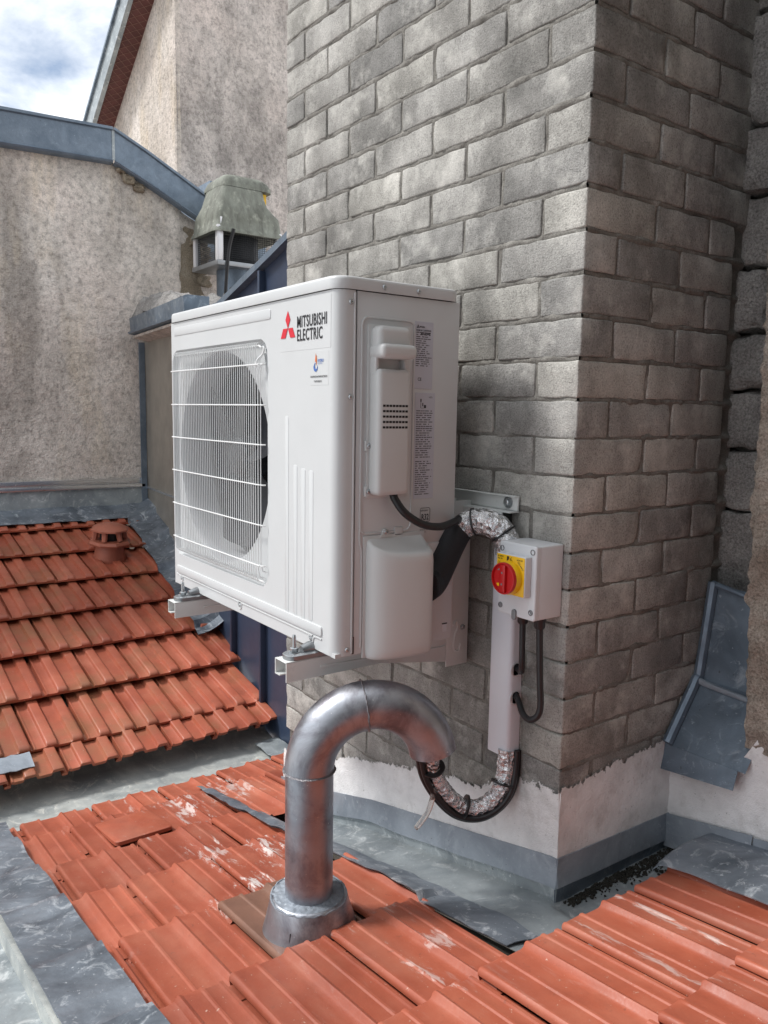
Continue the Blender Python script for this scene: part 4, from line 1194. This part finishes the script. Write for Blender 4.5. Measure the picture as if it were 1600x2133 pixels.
# --- right side: service covers, labels
obj('cover_rim', rim(SD, .0525, .172, .230, .628, .014, .0045, .0028), 'ac', ac)
obj('cover_rim', tube(catmull([(.0, .0525, .24), (.0, .0525, .215), (.0, .056, .20), (.0, .057, .18), (0, .057, .012)], 5), .0024, 6), 'ac', ac)
def soft(u0, u1, v0, v1, x1, b=.008, seg=4): return box(-.001, x1, u0, u1, v0, v1, b, seg)
sv = obj('service_cover', soft(.068, .143, .304, .536, .034, .010, 4), 'ac_plastic', ac, angle=50)
obj('cover_flange', box(-.001, .004, .064, .162, .298, .616, .0018), 'ac_plastic', ac)
obj('handle_recess', box(-.001, .008, .072, .140, .530, .562), 'ac_plastic', ac, smooth=False)
obj('handle_recess_side', join(soft(.0685, .077, .525, .575, .022, .003, 3), soft(.134, .1425, .525, .575, .022, .003, 3)), 'ac_plastic', ac)
obj('handle_grip', soft(.066, .146, .554, .580, .048, .0095, 5), 'ac_plastic', ac, angle=60)
obj('cover_head', soft(.068, .143, .568, .613, .033, .012, 5), 'ac_plastic', ac, angle=60)
for k in range(5):
    z = .428 + k * .0098
    for j in range(8):
        y = .0775 + j * .0073
        obj('vent_slot', box(.0335, .0345, y, y + .0055, z, z + .0040), 'dark', sv, smooth=False)
obj('screw_boss', soft(.060, .078, .385, .405, .006, .002, 2), 'ac_plastic', ac)
obj('screw_boss', soft(.060, .078, .300, .320, .006, .002, 2), 'ac_plastic', ac)
screw(SD, .067, .395, ac, .0052, .004, w0=.006); screw(SD, .067, .310, ac, .0052, .004, w0=.006)
for y, z in ((.0285, .652), (.029, .484), (.027, .012)): screw(SD, y, z, ac, .0048, .003)
obj('hinge_slot', box(-.002, .0012, .0375, .0415, .002, .035), 'dark', ac, smooth=False)
# valve cover, bulging towards the back
XYo = [(0, .066), (.010, .0665), (.020, .070), (.030, .078), (.038, .092), (.044, .112), (.048, .138), (.0495, .162), (.0495, .184), (.047, .194), (.040, .199), (0, .201)]
def vcl(z, s, e):
    return [Vector((x * s - (0 if x > 0 else .002), .134 + (y - .134) * (1 - e), z - .55 * x * max(0, (z - .15) / .07))) for x, y in XYo]
vc_ = loft([vcl(-.012, .70, .10), vcl(-.010, .84, .05), vcl(-.003, .96, .015), vcl(.010, 1.0, 0), vcl(.05, 1.0, 0), vcl(.12, 1.0, 0), vcl(.19, 1.0, 0), vcl(.206, .985, .008), vcl(.216, .93, .025), vcl(.221, .83, .05), vcl(.223, .60, .11)], True, True)
obj('valve_cover', vc_, 'ac_plastic', ac, angle=55)
obj('cover_flange', box(-.001, .003, .060, .206, -.010, .226, .0015), 'ac_plastic', ac)
obj('cover_tab', prism([SD(u, v, .0) for u, v in ((.098, .222), (.106, .236), (.114, .236), (.122, .222))], (.005, 0, 0)), 'ac_plastic', ac, smooth=False)
screw(SD, .110, .231, ac, .005, .004, w0=.004)
obj('cover_clip', box(-.001, .003, .132, .152, .222, .238, .001), 'ac_plastic', ac)
obj('lower_plate', box(-.001, .0022, .2, .282, -.004, .20, .0008), 'ac', ac)
obj('drain_mark', pad(SD, .258, .270, .012, .030, .003, .0030, .0005), 'switch_grey', ac)
obj('drain_slot', box(.002, .0034, .2575, .2705, .028, .0302), 'dark', ac, smooth=False)
# rating plate and fluid label
def label(u0, u1, v0, v1, rows, seed, gap=()):
    lb = obj('label_plate', pad(SD, u0, u1, v0, v1, .002, .0008, .0004), 'label_bg', ac, smooth=False)
    rs = random.Random(seed); V, F = [], []
    n = rows
    for k in range(n):
        v = v1 - .006 - (v1 - v0 - .010) * k / n
        if any(a < (v - v0) / (v1 - v0) < b for a, b in gap): continue
        u = u0 + .003; end = u1 - .003 - rs.random() * (u1 - u0) * .35
        while u < end:
            l = min(rs.uniform(.003, .011), end - u)
            hgt = (v1 - v0) / n * .42
            b0 = len(V); V += [SD(u, v, .0010), SD(u + l, v, .0010), SD(u + l, v + hgt, .0010), SD(u, v + hgt, .0010)]; F.append((b0, b0 + 1, b0 + 2, b0 + 3)); u += l + rs.choice((.001, .001, .004))
    obj('small_print', (V, F), 'ink_soft', lb, smooth=False, kind='stuff')
    return lb
l1 = label(.1735, .2185, .503, .630, 30, 3, ((.86, 1.0), (.0, .31)))
dxs, dzs = .1785, .620
for P in ([(0, 0), (-.0012, .002), (0, .004), (.0012, .002)], [(0, 0), (-.0022, 0), (-.0034, -.0024), (-.0012, -.0024)], [(0, 0), (.0022, 0), (.0034, -.0024), (.0012, -.0024)]):
    obj('logo_mark', prism([SD(dxs + .002 + a, dzs + b, .0010) for a, b in P], (.0003, 0, 0)), 'ink', l1, smooth=False)
text('MITSUBISHI', .0042, 'ink', SD, .1845, .6185, l1, 'small_lettering', .6, .0001, .0011)
text('ROOM AIR CONDITIONER', .0046, 'ink', SD, .1765, .6118, l1, 'small_lettering', .66, .0001, .0011)
text('MUZ-AY50VG', .0050, 'ink', SD, .188, .6055, l1, 'small_lettering', .75, .0002, .0011)
text('CE', .0085, 'ink', SD, .182, .5185, l1, 'small_lettering', .9, .0001, .0011)
obj('warning_mark', ring_tube([SD(u, v, .0010) for u, v in ((.1815, .5065), (.1885, .5065), (.185, .5145))], .0005, .0002, 4), 'ink', l1)
l2 = label(.177, .2265, .290, .496, 46, 8, ((.84, 1.0), (.36, .38)))
obj('fluid_diagram', join(box(.0008, .0012, .190, .1925, .4785, .484), box(.0008, .0012, .195, .197, .470, .4765), box(.0008, .0012, .199, .204, .4665, .4725), box(.0008, .0012, .1908, .1915, .4665, .4785), box(.0008, .0012, .1915, .199, .4662, .4668)), 'ink', l2, smooth=False)
text('>PET<', .0050, 'ink', SD, .210, .4855, l2, 'small_lettering', .75, 0, .0011)
obj('refrigerant_frame', ring_tube([SD(u, v, .0004) for u, v in rrect(.196, .2205, .244, .271, .003, 3)], .0005, .0003, 4), 'ink', ac)
text('REFRIGERANT', .0045, 'ink', SD, .1972, .2645, ac, 'refrigerant_lettering', .66, .00005, .0006)
text('R32', .0165, 'ink', SD, .1985, .2475, ac, 'refrigerant_lettering', .72, .0003, .0006)
for k, t in enumerate(('REFER', 'WORK AND SAFETY', 'TO THE INSTALLATION', 'MANUAL ETC.')):
    text(t, .0042, 'ink_soft', SD, .196, .236 - k * .0048, ac, 'refrigerant_lettering', .62, 0, .0006)
# feet with bolts
def foot(x):
    base = [(x + u, v) for u, v in rrect(-.021, .021, -.060, .30, .018, 5)]
    L0 = [Vector((u, v, -.014)) for u, v in base]; L1 = [Vector((u, v, -.006)) for u, v in base]
    L2 = [Vector((x + (u - x) * .86, v + (.003 if v < .1 else -.003), -.004)) for u, v in base]
    f = obj('foot', loft([L0, L1, L2], True, True), 'galv', ac, angle=50)
    obj('foot_riser', prism([(x - .017, -.012, -.005), (x - .017, .012, .000), (x - .017, .03, -.001), (x - .017, .03, -.005)], (.034, 0, 0), .002), 'galv', f)
    obj('foot_riser', tube(catmull([(x + .0, -.022, -.003), (x + .0, -.004, .0), (x, .012, .0)], 5), lambda t: .010 + .006 * t, 10), 'galv', f)
    bx, by = x - .001, -.038
    obj('washer', lathe((bx, by, -.004), (0, 0, 1), [(.012, 0), (.012, .0018), (.006, .002)], 20), 'screw', f)
    obj('nut', lathe((bx, by, -.002), (0, 0, 1), [(.0075, 0), (.0085, .001), (.0085, .0065), (.0072, .0075)], 6), 'screw', f)
    obj('stud', lathe((bx, by, -.004), (0, 0, 1), [(.0042, 0)] + [(.0042 - .0004 * (i % 2), .006 + .0012 * i) for i in range(22)] + [(.003, .0345)], 12), 'screw', f)
for x in (-.085, -.645): foot(x)

# ---------------------------------------------------------------- wall bracket
br = thing('wall_bracket', 'white powder coated steel wall bracket carrying the air conditioner', 'bracket', (-.35, .39, -.1))
def arm(x):
    ws = .0225; t = .0022
    z1 = -.0145
    y0, y1 = -.068, .335
    def web(xa, zlow, zlow2): return prism([(xa, y0, z1), (xa, y1, z1), (xa, y1, zlow2), (xa, y0 + .22, zlow), (xa, y0, zlow)], (t, 0, 0))
    a = obj('arm', join(box(x - ws, x + ws, y0, y1, z1 - t, z1, .0008), web(x + ws - t, -.053, -.082), web(x - ws, -.046, -.046), box(x - ws + t, x - .004, y0, y1, -.046, -.0438)), 'bracket', br)
    obj('arm_rib', tube(catmull([(x + ws, y0 + .075, -.034), (x + ws + .0005, y0 + .16, -.036), (x + ws + .0005, y1 - .04, -.045), (x + ws, y1 - .01, -.04), (x + ws, y1 - .01, -.025)], 5), .0025, 6), 'bracket', a)
def upright(x):
    y0, y1, t = .325, .386, .0025
    o = obj('upright', join(box(x + .0225, x + .0225 + t, y0, y1, -.092, .272, .0009), box(x - .0225 - t, x - .0225, y0, y1, -.092, .272, .0009), box(x - .0225, x + .0225, y1 - t, y1, -.09, .27)), 'bracket', br)
    xs = x + .0225 + t
    obj('upright_rib', tube(catmull([(xs, y0 + .012, .25), (xs, y0 + .012, .02), (xs, y0 + .026, .008), (xs, y0 + .030, -.004), (xs, y0 + .022, -.03), (xs, y0 + .022, -.055), (xs, y0 + .035, -.06), (xs, y0 + .04, -.045)], 5), .003, 6), 'bracket', o)
    screw(lambda u, v, w: SD(u, v, w, xs), y0 + .044, -.008, o, .0062, .006)
for x in (-.085, -.645): arm(x); upright(x)
tr_ = obj('top_rail', join(box(-.74, .078, .386, .3915, .262, .292, .0015), box(-.74, .078, .364, .392, .259, .2615), box(-.74, .058, .362, .3645, .232, .2605, .0008), box(-.74, .058, .364, .39, .2305, .233)), 'bracket', br)
obj('top_lip', box(-.74, .078, .378, .3925, .2905, .2925, .0008), 'bracket', tr_)
bc = Vector((.052, .386, .278))
obj('washer', lathe(bc, (0, -1, 0), [(.0125, 0), (.0125, .002), (.007, .0022)], 22), 'screw', tr_)
obj('bolt_head', lathe(bc, (0, -1, 0), [(.0075, .002), (.0075, .008), (.006, .009)], 6), 'screw', tr_)
obj('end_plug', box(.0585, .060, .366, .389, .234, .258), 'rubber', tr_, smooth=False)

# ---------------------------------------------------------------- trunking
tk = thing('cable_trunking', 'white plastic trunking running down the bricks below the isolator', 'trunking', (.07, .393, -.25))
XYt = rrect(.036, .100, .360, .430, .010, 4)
XYt = [(.036, WY - .0005), (.036, .370)] + [(.046 - .010 * math.cos(R(t)), .370 - .010 * math.sin(R(t))) for t in (30, 60, 90)] + [(.090 + .010 * math.sin(R(t)), .370 - .010 * math.cos(R(t))) for t in (0, 30, 60, 90)] + [(.100, WY - .0005)]
obj('trunking_cover', loft([[Vector((x, y, z)) for x, y in XYt] for z in (-.250, .195)], True, True), 'pvc', tk)
for z in (-.062, -.122):
    obj('grommet', lathe((.0995, .378, z), (1, 0, 0), [(.0165, 0), (.0165, .0012), (.013, .0016), (.0125, .0005)], 24), 'switch_grey', tk)
    obj('cable_hole', lathe((.1002, .378, z + .004), (1, 0, 0), [(.0085, 0), (.0085, .0008)], 18), 'dark', tk)

# ---------------------------------------------------------------- isolator switch
iso = thing('isolator_switch', 'grey isolator box with red rotary knob on a yellow plate', 'switch', (.15, .393, .07))
bx0, bx1, by0, bz0, bz1 = .100, .1985, .319, .069, .2115
obj('enclosure', box(bx0, bx1, by0 + .010, WY - .001, bz0, bz1, .003, 3), 'switch_grey', iso)
def fcv(e, w):
    pts = []
    for u, v in rrect(bx0 + e, bx1 - e, bz0 + e, bz1 - e, .004, 4):
        k = 1 - ((u - (bx0 + bx1) / 2) / ((bx1 - bx0) / 2)) ** 2
        pts.append(Vector((u, by0 + .0105 - w - .004 * k * (w > .004), v + (.004 * k if v > .14 else -.004 * k) * (1 if w > .004 else .3))))
    return pts
obj('cover', loft([fcv(.0, 0), fcv(.0, .009), fcv(.0012, .0105), fcv(.004, .0112)], True, True), 'switch_grey', iso, angle=30)
zc_ = .1515
sb = obj('switch_block', box(.112, .188, .300, .318, zc_ - .038, zc_ + .040, .0022, 3), 'switch_grey', iso)
FI = lambda u, v, w: FR(u, v, w, .300)
pl_ = obj('yellow_plate', pad(FI, .1135, .1865, zc_ - .0365, zc_ + .0385, .002, .0008, .0004), 'yellow', iso)
kc = Vector((.1500, .2995, zc_ - .0035))
obj('yellow_collar', lathe(kc, (0, -1, 0), [(.0325, 0), (.0325, .008), (.031, .013), (.029, .014)], 40), 'yellow', iso)
kn = obj('red_knob', lathe(kc + Vector((0, -.012, 0)), (0, -1, 0), [(.0305, 0), (.0308, .006), (.0300, .0085), (.0278, .0088), (.0272, .0072), (.0268, .0045), (.0, .0042)], 44), 'red', iso, angle=45)
obj('knob_bar', box(kc.x - .0075, kc.x + .0075, kc.y - .0225, kc.y - .012, kc.z - .0268, kc.z + .0268, .0018), 'red', kn)
for dz_ in (.011, -.011): obj('knob_hole', box(kc.x - .0018, kc.x + .0018, kc.y - .0228, kc.y - .020, kc.z + dz_ - .0018, kc.z + dz_ + .0018), 'hole', kn, smooth=False)
obj('knob_slot', prism([FR(kc.x - .019, kc.z - .012, 0, kc.y - .0172), FR(kc.x - .012, kc.z - .0105, 0, kc.y - .0172), FR(kc.x - .010, kc.z - .017, 0, kc.y - .0172), FR(kc.x - .016, kc.z - .0165, 0, kc.y - .0172)], (0, -.0004, 0)), 'yellow', kn, smooth=False)
obj('knob_slot', prism([FR(kc.x - .018, kc.z + .014, 0, kc.y - .0172), FR(kc.x - .0105, kc.z + .0185, 0, kc.y - .0172), FR(kc.x - .011, kc.z + .014, 0, kc.y - .0172)], (0, -.0004, 0)), 'hole', kn, smooth=False)
text('IEC 60947-3', .0042, 'ink', FI, .116, zc_ + .0330, pl_, 'plate_lettering', .75, .0001, .0011)
text('IP66  25A', .0042, 'ink', FI, .116, zc_ + .0283, pl_, 'plate_lettering', .75, .0001, .0011)
text('CE', .0066, 'ink', FI, .1155, zc_ + .0195, pl_, 'plate_lettering', .9, 0, .0011)
text('AC23A 11kW', .0038, 'ink', FI, .1665, zc_ + .0315, pl_, 'plate_lettering', .7, .0001, .0011)
text('~ 50Hz', .0038, 'ink', FI, .1665, zc_ + .0268, pl_, 'plate_lettering', .8, 0, .0011)
obj('plate_symbol', join(prism([FI(u, v, .0010) for u, v in ((.140, zc_ + .0265), (.1405, zc_ + .0365), (.146, zc_ + .0365), (.1455, zc_ + .031))], (0, -.0002, 0)), prism([FI(u, v, .0010) for u, v in ((.148, zc_ + .0265), (.152, zc_ + .0365), (.1528, zc_ + .0365), (.1492, zc_ + .0265))], (0, -.0002, 0)), prism([FI(u, v, .0010) for u, v in ((.1475, zc_ + .0345), (.1555, zc_ + .0285), (.1555, zc_ + .0275), (.1475, zc_ + .0335))], (0, -.0002, 0))), 'ink', pl_, smooth=False)
text('ON', .0038, 'ink', FI, .180, zc_ + .0150, pl_, 'plate_lettering', .8, 0, .0011)
text('OFF', .0038, 'ink', FI, .1715, zc_ + .0235, pl_, 'plate_lettering', .8, 0, .0011)
obj('plate_arrow', prism([FI(u, v, .0010) for u, v in ((.1755, zc_ + .0225), (.1768, zc_ + .0232), (.1822, zc_ + .0182), (.1812, zc_ + .0172))], (0, -.0002, 0)), 'ink', pl_, smooth=False)
for u, v in ((.1085, .198), (.1895, .2005), (.1085, .084), (.1895, .0845)):
    obj('screw_cap', lathe(FR(u, v, 0, .3205), (0, -1, 0), [(.0056, -.003), (.0056, .0042), (.0045, .0046), (.004, .0030)], 18), 'hole', iso)
obj('cover_notch', pad(lambda u, v, w: FR(u, v, w, .3165), .1425, .1535, .062, .083, .0054, .0028, .0006), 'hole', iso)
for x, y in ((.137, .352), (.182, .352)):
    obj('cable_gland', lathe((x, y, bz0 + .002), (0, 0, -1), [(.0120, 0), (.0120, .008), (.0108, .010), (.0108, .020), (.0085, .024)], 12), 'rubber', iso)
c1 = thing('power_cable', 'short black cable from the left gland into the upper trunking hole', 'cable', (.125, .36, -.06))
obj('cable_run', tube(catmull([(.137, .352, .052), (.138, .352, .01), (.138, .353, -.03), (.134, .358, -.05), (.122, .368, -.059), (.106, .376, -.060), (.094, .379, -.058)], 6), .0062, 10), 'rubber', c1)
c2 = thing('power_cable', 'long black cable looping from the right gland into the lower trunking hole', 'cable', (.16, .36, -.13))
obj('cable_run', tube(catmull([(.182, .352, .052), (.184, .353, .0), (.187, .354, -.06), (.190, .355, -.105), (.186, .352, -.128), (.170, .348, -.140), (.148, .352, -.137), (.124, .365, -.125), (.106, .376, -.119), (.094, .379, -.117)], 6), .0066, 10), 'rubber', c2)

# ---------------------------------------------------------------- insulated pipes
def crinkle(seed, a=.09):
    rs = random.Random(seed)
    return lambda i, k: 1 + a * (rs.random() - .5)
def strap(path, i, r, name, parent, mat='rubber'):
    p = Vector(path[i]); T = (Vector(path[min(i + 1, len(path) - 1)]) - Vector(path[i - 1])).normalized()
    obj(name, lathe(p - T * .0035, T, [(r, .0015), (r + .0014, .0017), (r + .0014, .0053), (r, .0055)], 24), mat, parent)
up = thing('insulated_pipe', 'foil wrapped pipe arching from the black sleeve to the trunking top', 'pipe', (.08, .30, .15))
pp = [Vector((.014, .20, .118)), onY(900, 1208, .228), onY(920, 1170, .255), onY(940, 1130, .278), onY(957, 1104, .295), onY(982, 1088, .312), onY(1012, 1087, .328), onY(1038, 1100, .342), onY(1054, 1122, .352), onY(1060, 1150, .362)]
path = catmull(pp, 9)
n1 = int(len(path) * .48)
obj('black_sleeve', tube(path[:n1], lambda t: .0345 - .006 * t, 24), 'foam', up)
obj('foil_wrap', tube(path[n1 - 4:], .0262, 26, prof=crinkle(4, .11)), 'foil', up, smooth=True, angle=16)
strap(path, n1 + 8, .0275, 'strap', up); strap(path, len(path) - 14, .0275, 'strap', up)
cb = thing('control_cable', 'black cable hanging from the service cover to the foil pipe', 'cable', (.02, .2, .25))
obj('cable_run', tube(catmull([onX(818, 1026, .014), onX(824, 1042, .020), onX(845, 1070, .030), onX(880, 1092, .036), onX(916, 1097, .036), onX(944, 1088, .030), onX(956, 1080, .018)], 7), .0076, 12), 'rubber', cb)

lp = thing('insulated_pipe', 'foil wrapped pipe hanging in a loop with black cables below the trunking', 'pipe', (.04, .30, -.38))
q = [onY(1056, 1560, .372), onY(1053, 1600, .368), onY(1044, 1640, .355), onY(1022, 1668, .335), onY(992, 1682, .310), onY(958, 1676, .280), onY(928, 1648, .250), onY(906, 1612, .225), onY(898, 1575, .205), onY(896, 1550, .195)]
path = catmull(q, 9)
obj('foil_wrap', tube(path, lambda t: .0185 - .004 * t, 22, prof=crinkle(6, .12)), 'foil', lp, angle=16)
for off, rr in (((.010, -.006, -.020), .0068), ((-.004, -.018, -.018), .0060)):
    o2 = []
    for i, p in enumerate(path):
        T = (path[min(i + 1, len(path) - 1)] - path[max(i - 1, 0)]).normalized()
        nrm = Vector((0, -.4, 0)); side = AX_F.cross(T).normalized()
        t = i / (len(path) - 1); amp = math.sin(min(1, max(.12, t) * 1.25) * PI * .5)
        o2.append(p + side * (-1 if side.dot(Vector(p) - sum(path, Vector()) / len(path)) < 0 else 1) * (.0195 + .006 * (rr > .0065)) + AX_F * (-.010 if rr < .0065 else .003))
    obj('black_cable', tube(o2, rr, 10), 'rubber', lp)
for i in (16, 42, 66):
    strap(path, i, .0235, 'cable_tie', lp)
obj('drain_hose', tube(catmull([onY(905, 1640, .222), onY(901, 1662, .220), onY(892, 1690, .216), onY(879, 1710, .212), onY(868, 1724, .210)], 6), .0058, 12, True), 'clear', lp)

# ---------------------------------------------------------------- bent zinc vent pipe
vp = thing('gooseneck_pipe', 'bent grey zinc pipe on a soldered cone with the foil line entering its mouth', 'pipe', (-.035, -.033, -.54))
B = Vector((-.035, -.033, 0)); hdir = Vector((math.cos(R(65)), math.sin(R(65)), 0))
RR, zc0, pr_ = .122, -.222, .0462
def arc(t): return B + hdir * (RR + RR * math.cos(R(t))) + Vector((0, 0, zc0 + RR * math.sin(R(t))))
obj('riser', lathe(B + Vector((0, 0, -.56)), (0, 0, 1), [(pr_, 0), (pr_ + .0003, .1), (pr_, .2), (pr_, zc0 + .56 + .004)], 48), 'pipe', vp)
obj('elbow', tube([B + Vector((0, 0, zc0 - .004))] + [arc(t) for t in range(180, 93, -4)], pr_ + .0012, 48, False), 'pipe', vp, angle=60)
E2 = [arc(t) for t in range(98, 9, -4)]
m = len(E2)
el = obj('elbow', tube(E2, pr_ + .0002, 48, False), 'pipe', vp, angle=60)
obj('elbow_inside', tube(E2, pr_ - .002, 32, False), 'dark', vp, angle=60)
def bead(c, axis, r, seed):
    rs = random.Random(seed)
    axis = Vector(axis).normalized(); u = axis.orthogonal().normalized(); v = axis.cross(u)
    P = [c + (u * math.cos(2 * PI * k / 60) + v * math.sin(2 * PI * k / 60)) * (r + rs.uniform(-.0004, .0006)) + axis * rs.uniform(-.0008, .0008) for k in range(60)]
    obj('solder_bead', ring_tube(P, .0042, .0016, 6), 'solder', vp)
bead(B + Vector((0, 0, zc0)), (0, 0, 1), pr_ + .0008, 1)
bead(arc(98), hdir * 1.0 + Vector((0, 0, .14)), pr_ + .0008, 2)
nrm = Vector((-.20, 0, 1)).normalized()
cb0 = B + Vector((-.004, 0, plane(B.x) + .005))
def cone_ring(r, h, tilt, jag=0, seed=0):
    rs = random.Random(seed); o = []
    for k in range(56):
        a = 2 * PI * k / 56
        x, y = math.cos(a) * r, math.sin(a) * r
        o.append(Vector((B.x + x, B.y + y, plane(B.x) + tilt * x + h + jag * (rs.random() - .5))))
    return o
obj('cone', loft([cone_ring(.092, .010, .2), cone_ring(.090, .018, .2), cone_ring(.084, .038, .16), cone_ring(.0755, .070, .05), cone_ring(.0730, .0755, .04), cone_ring(.069, .0775, .03)], False, False), 'pipe', vp, angle=60)
def crumple(u, v):
    a = 2 * PI * u; r = .0735 - .029 * v
    h = .0745 + .0022 * noise.noise(Vector((math.cos(a) * 9, math.sin(a) * 9, v * 5))) + .006 * v + .0009 * noise.noise(Vector((math.cos(a) * 40, math.sin(a) * 40, v * 20)))
    return (B.x + math.cos(a) * r, B.y + math.sin(a) * r, plane(B.x) + h)
obj('cone_top', grid(crumple, 110, 10), 'lead_pale', vp, angle=60)
rs = random.Random(5)
P = [B + Vector((math.cos(2 * PI * k / 90) * .0735, math.sin(2 * PI * k / 90) * .0735, plane(B.x) + .0745 + (.0010 if k % 5 < 3 else -.0006) + rs.uniform(-.001, .001))) for k in range(90)]
obj('cone_rim', ring_tube(P, .0020, .0022, 6), 'lead_pale', vp)
obj('cone_crack', tube([B + Vector((.0905 * math.cos(a), .0905 * math.sin(a), plane(B.x) + .2 * .09 * math.cos(a) + z)) * 1.0 for a, z in ((-.93, .020), (-.925, .030), (-.935, .042))], .0012, 5) if False else tube([B + Vector((math.cos(-.95) * r, math.sin(-.95) * r, plane(B.x) + h)) for r, h in ((.0900, .024), (.0868, .036), (.0845, .046))], .0010, 5), 'dark', vp)
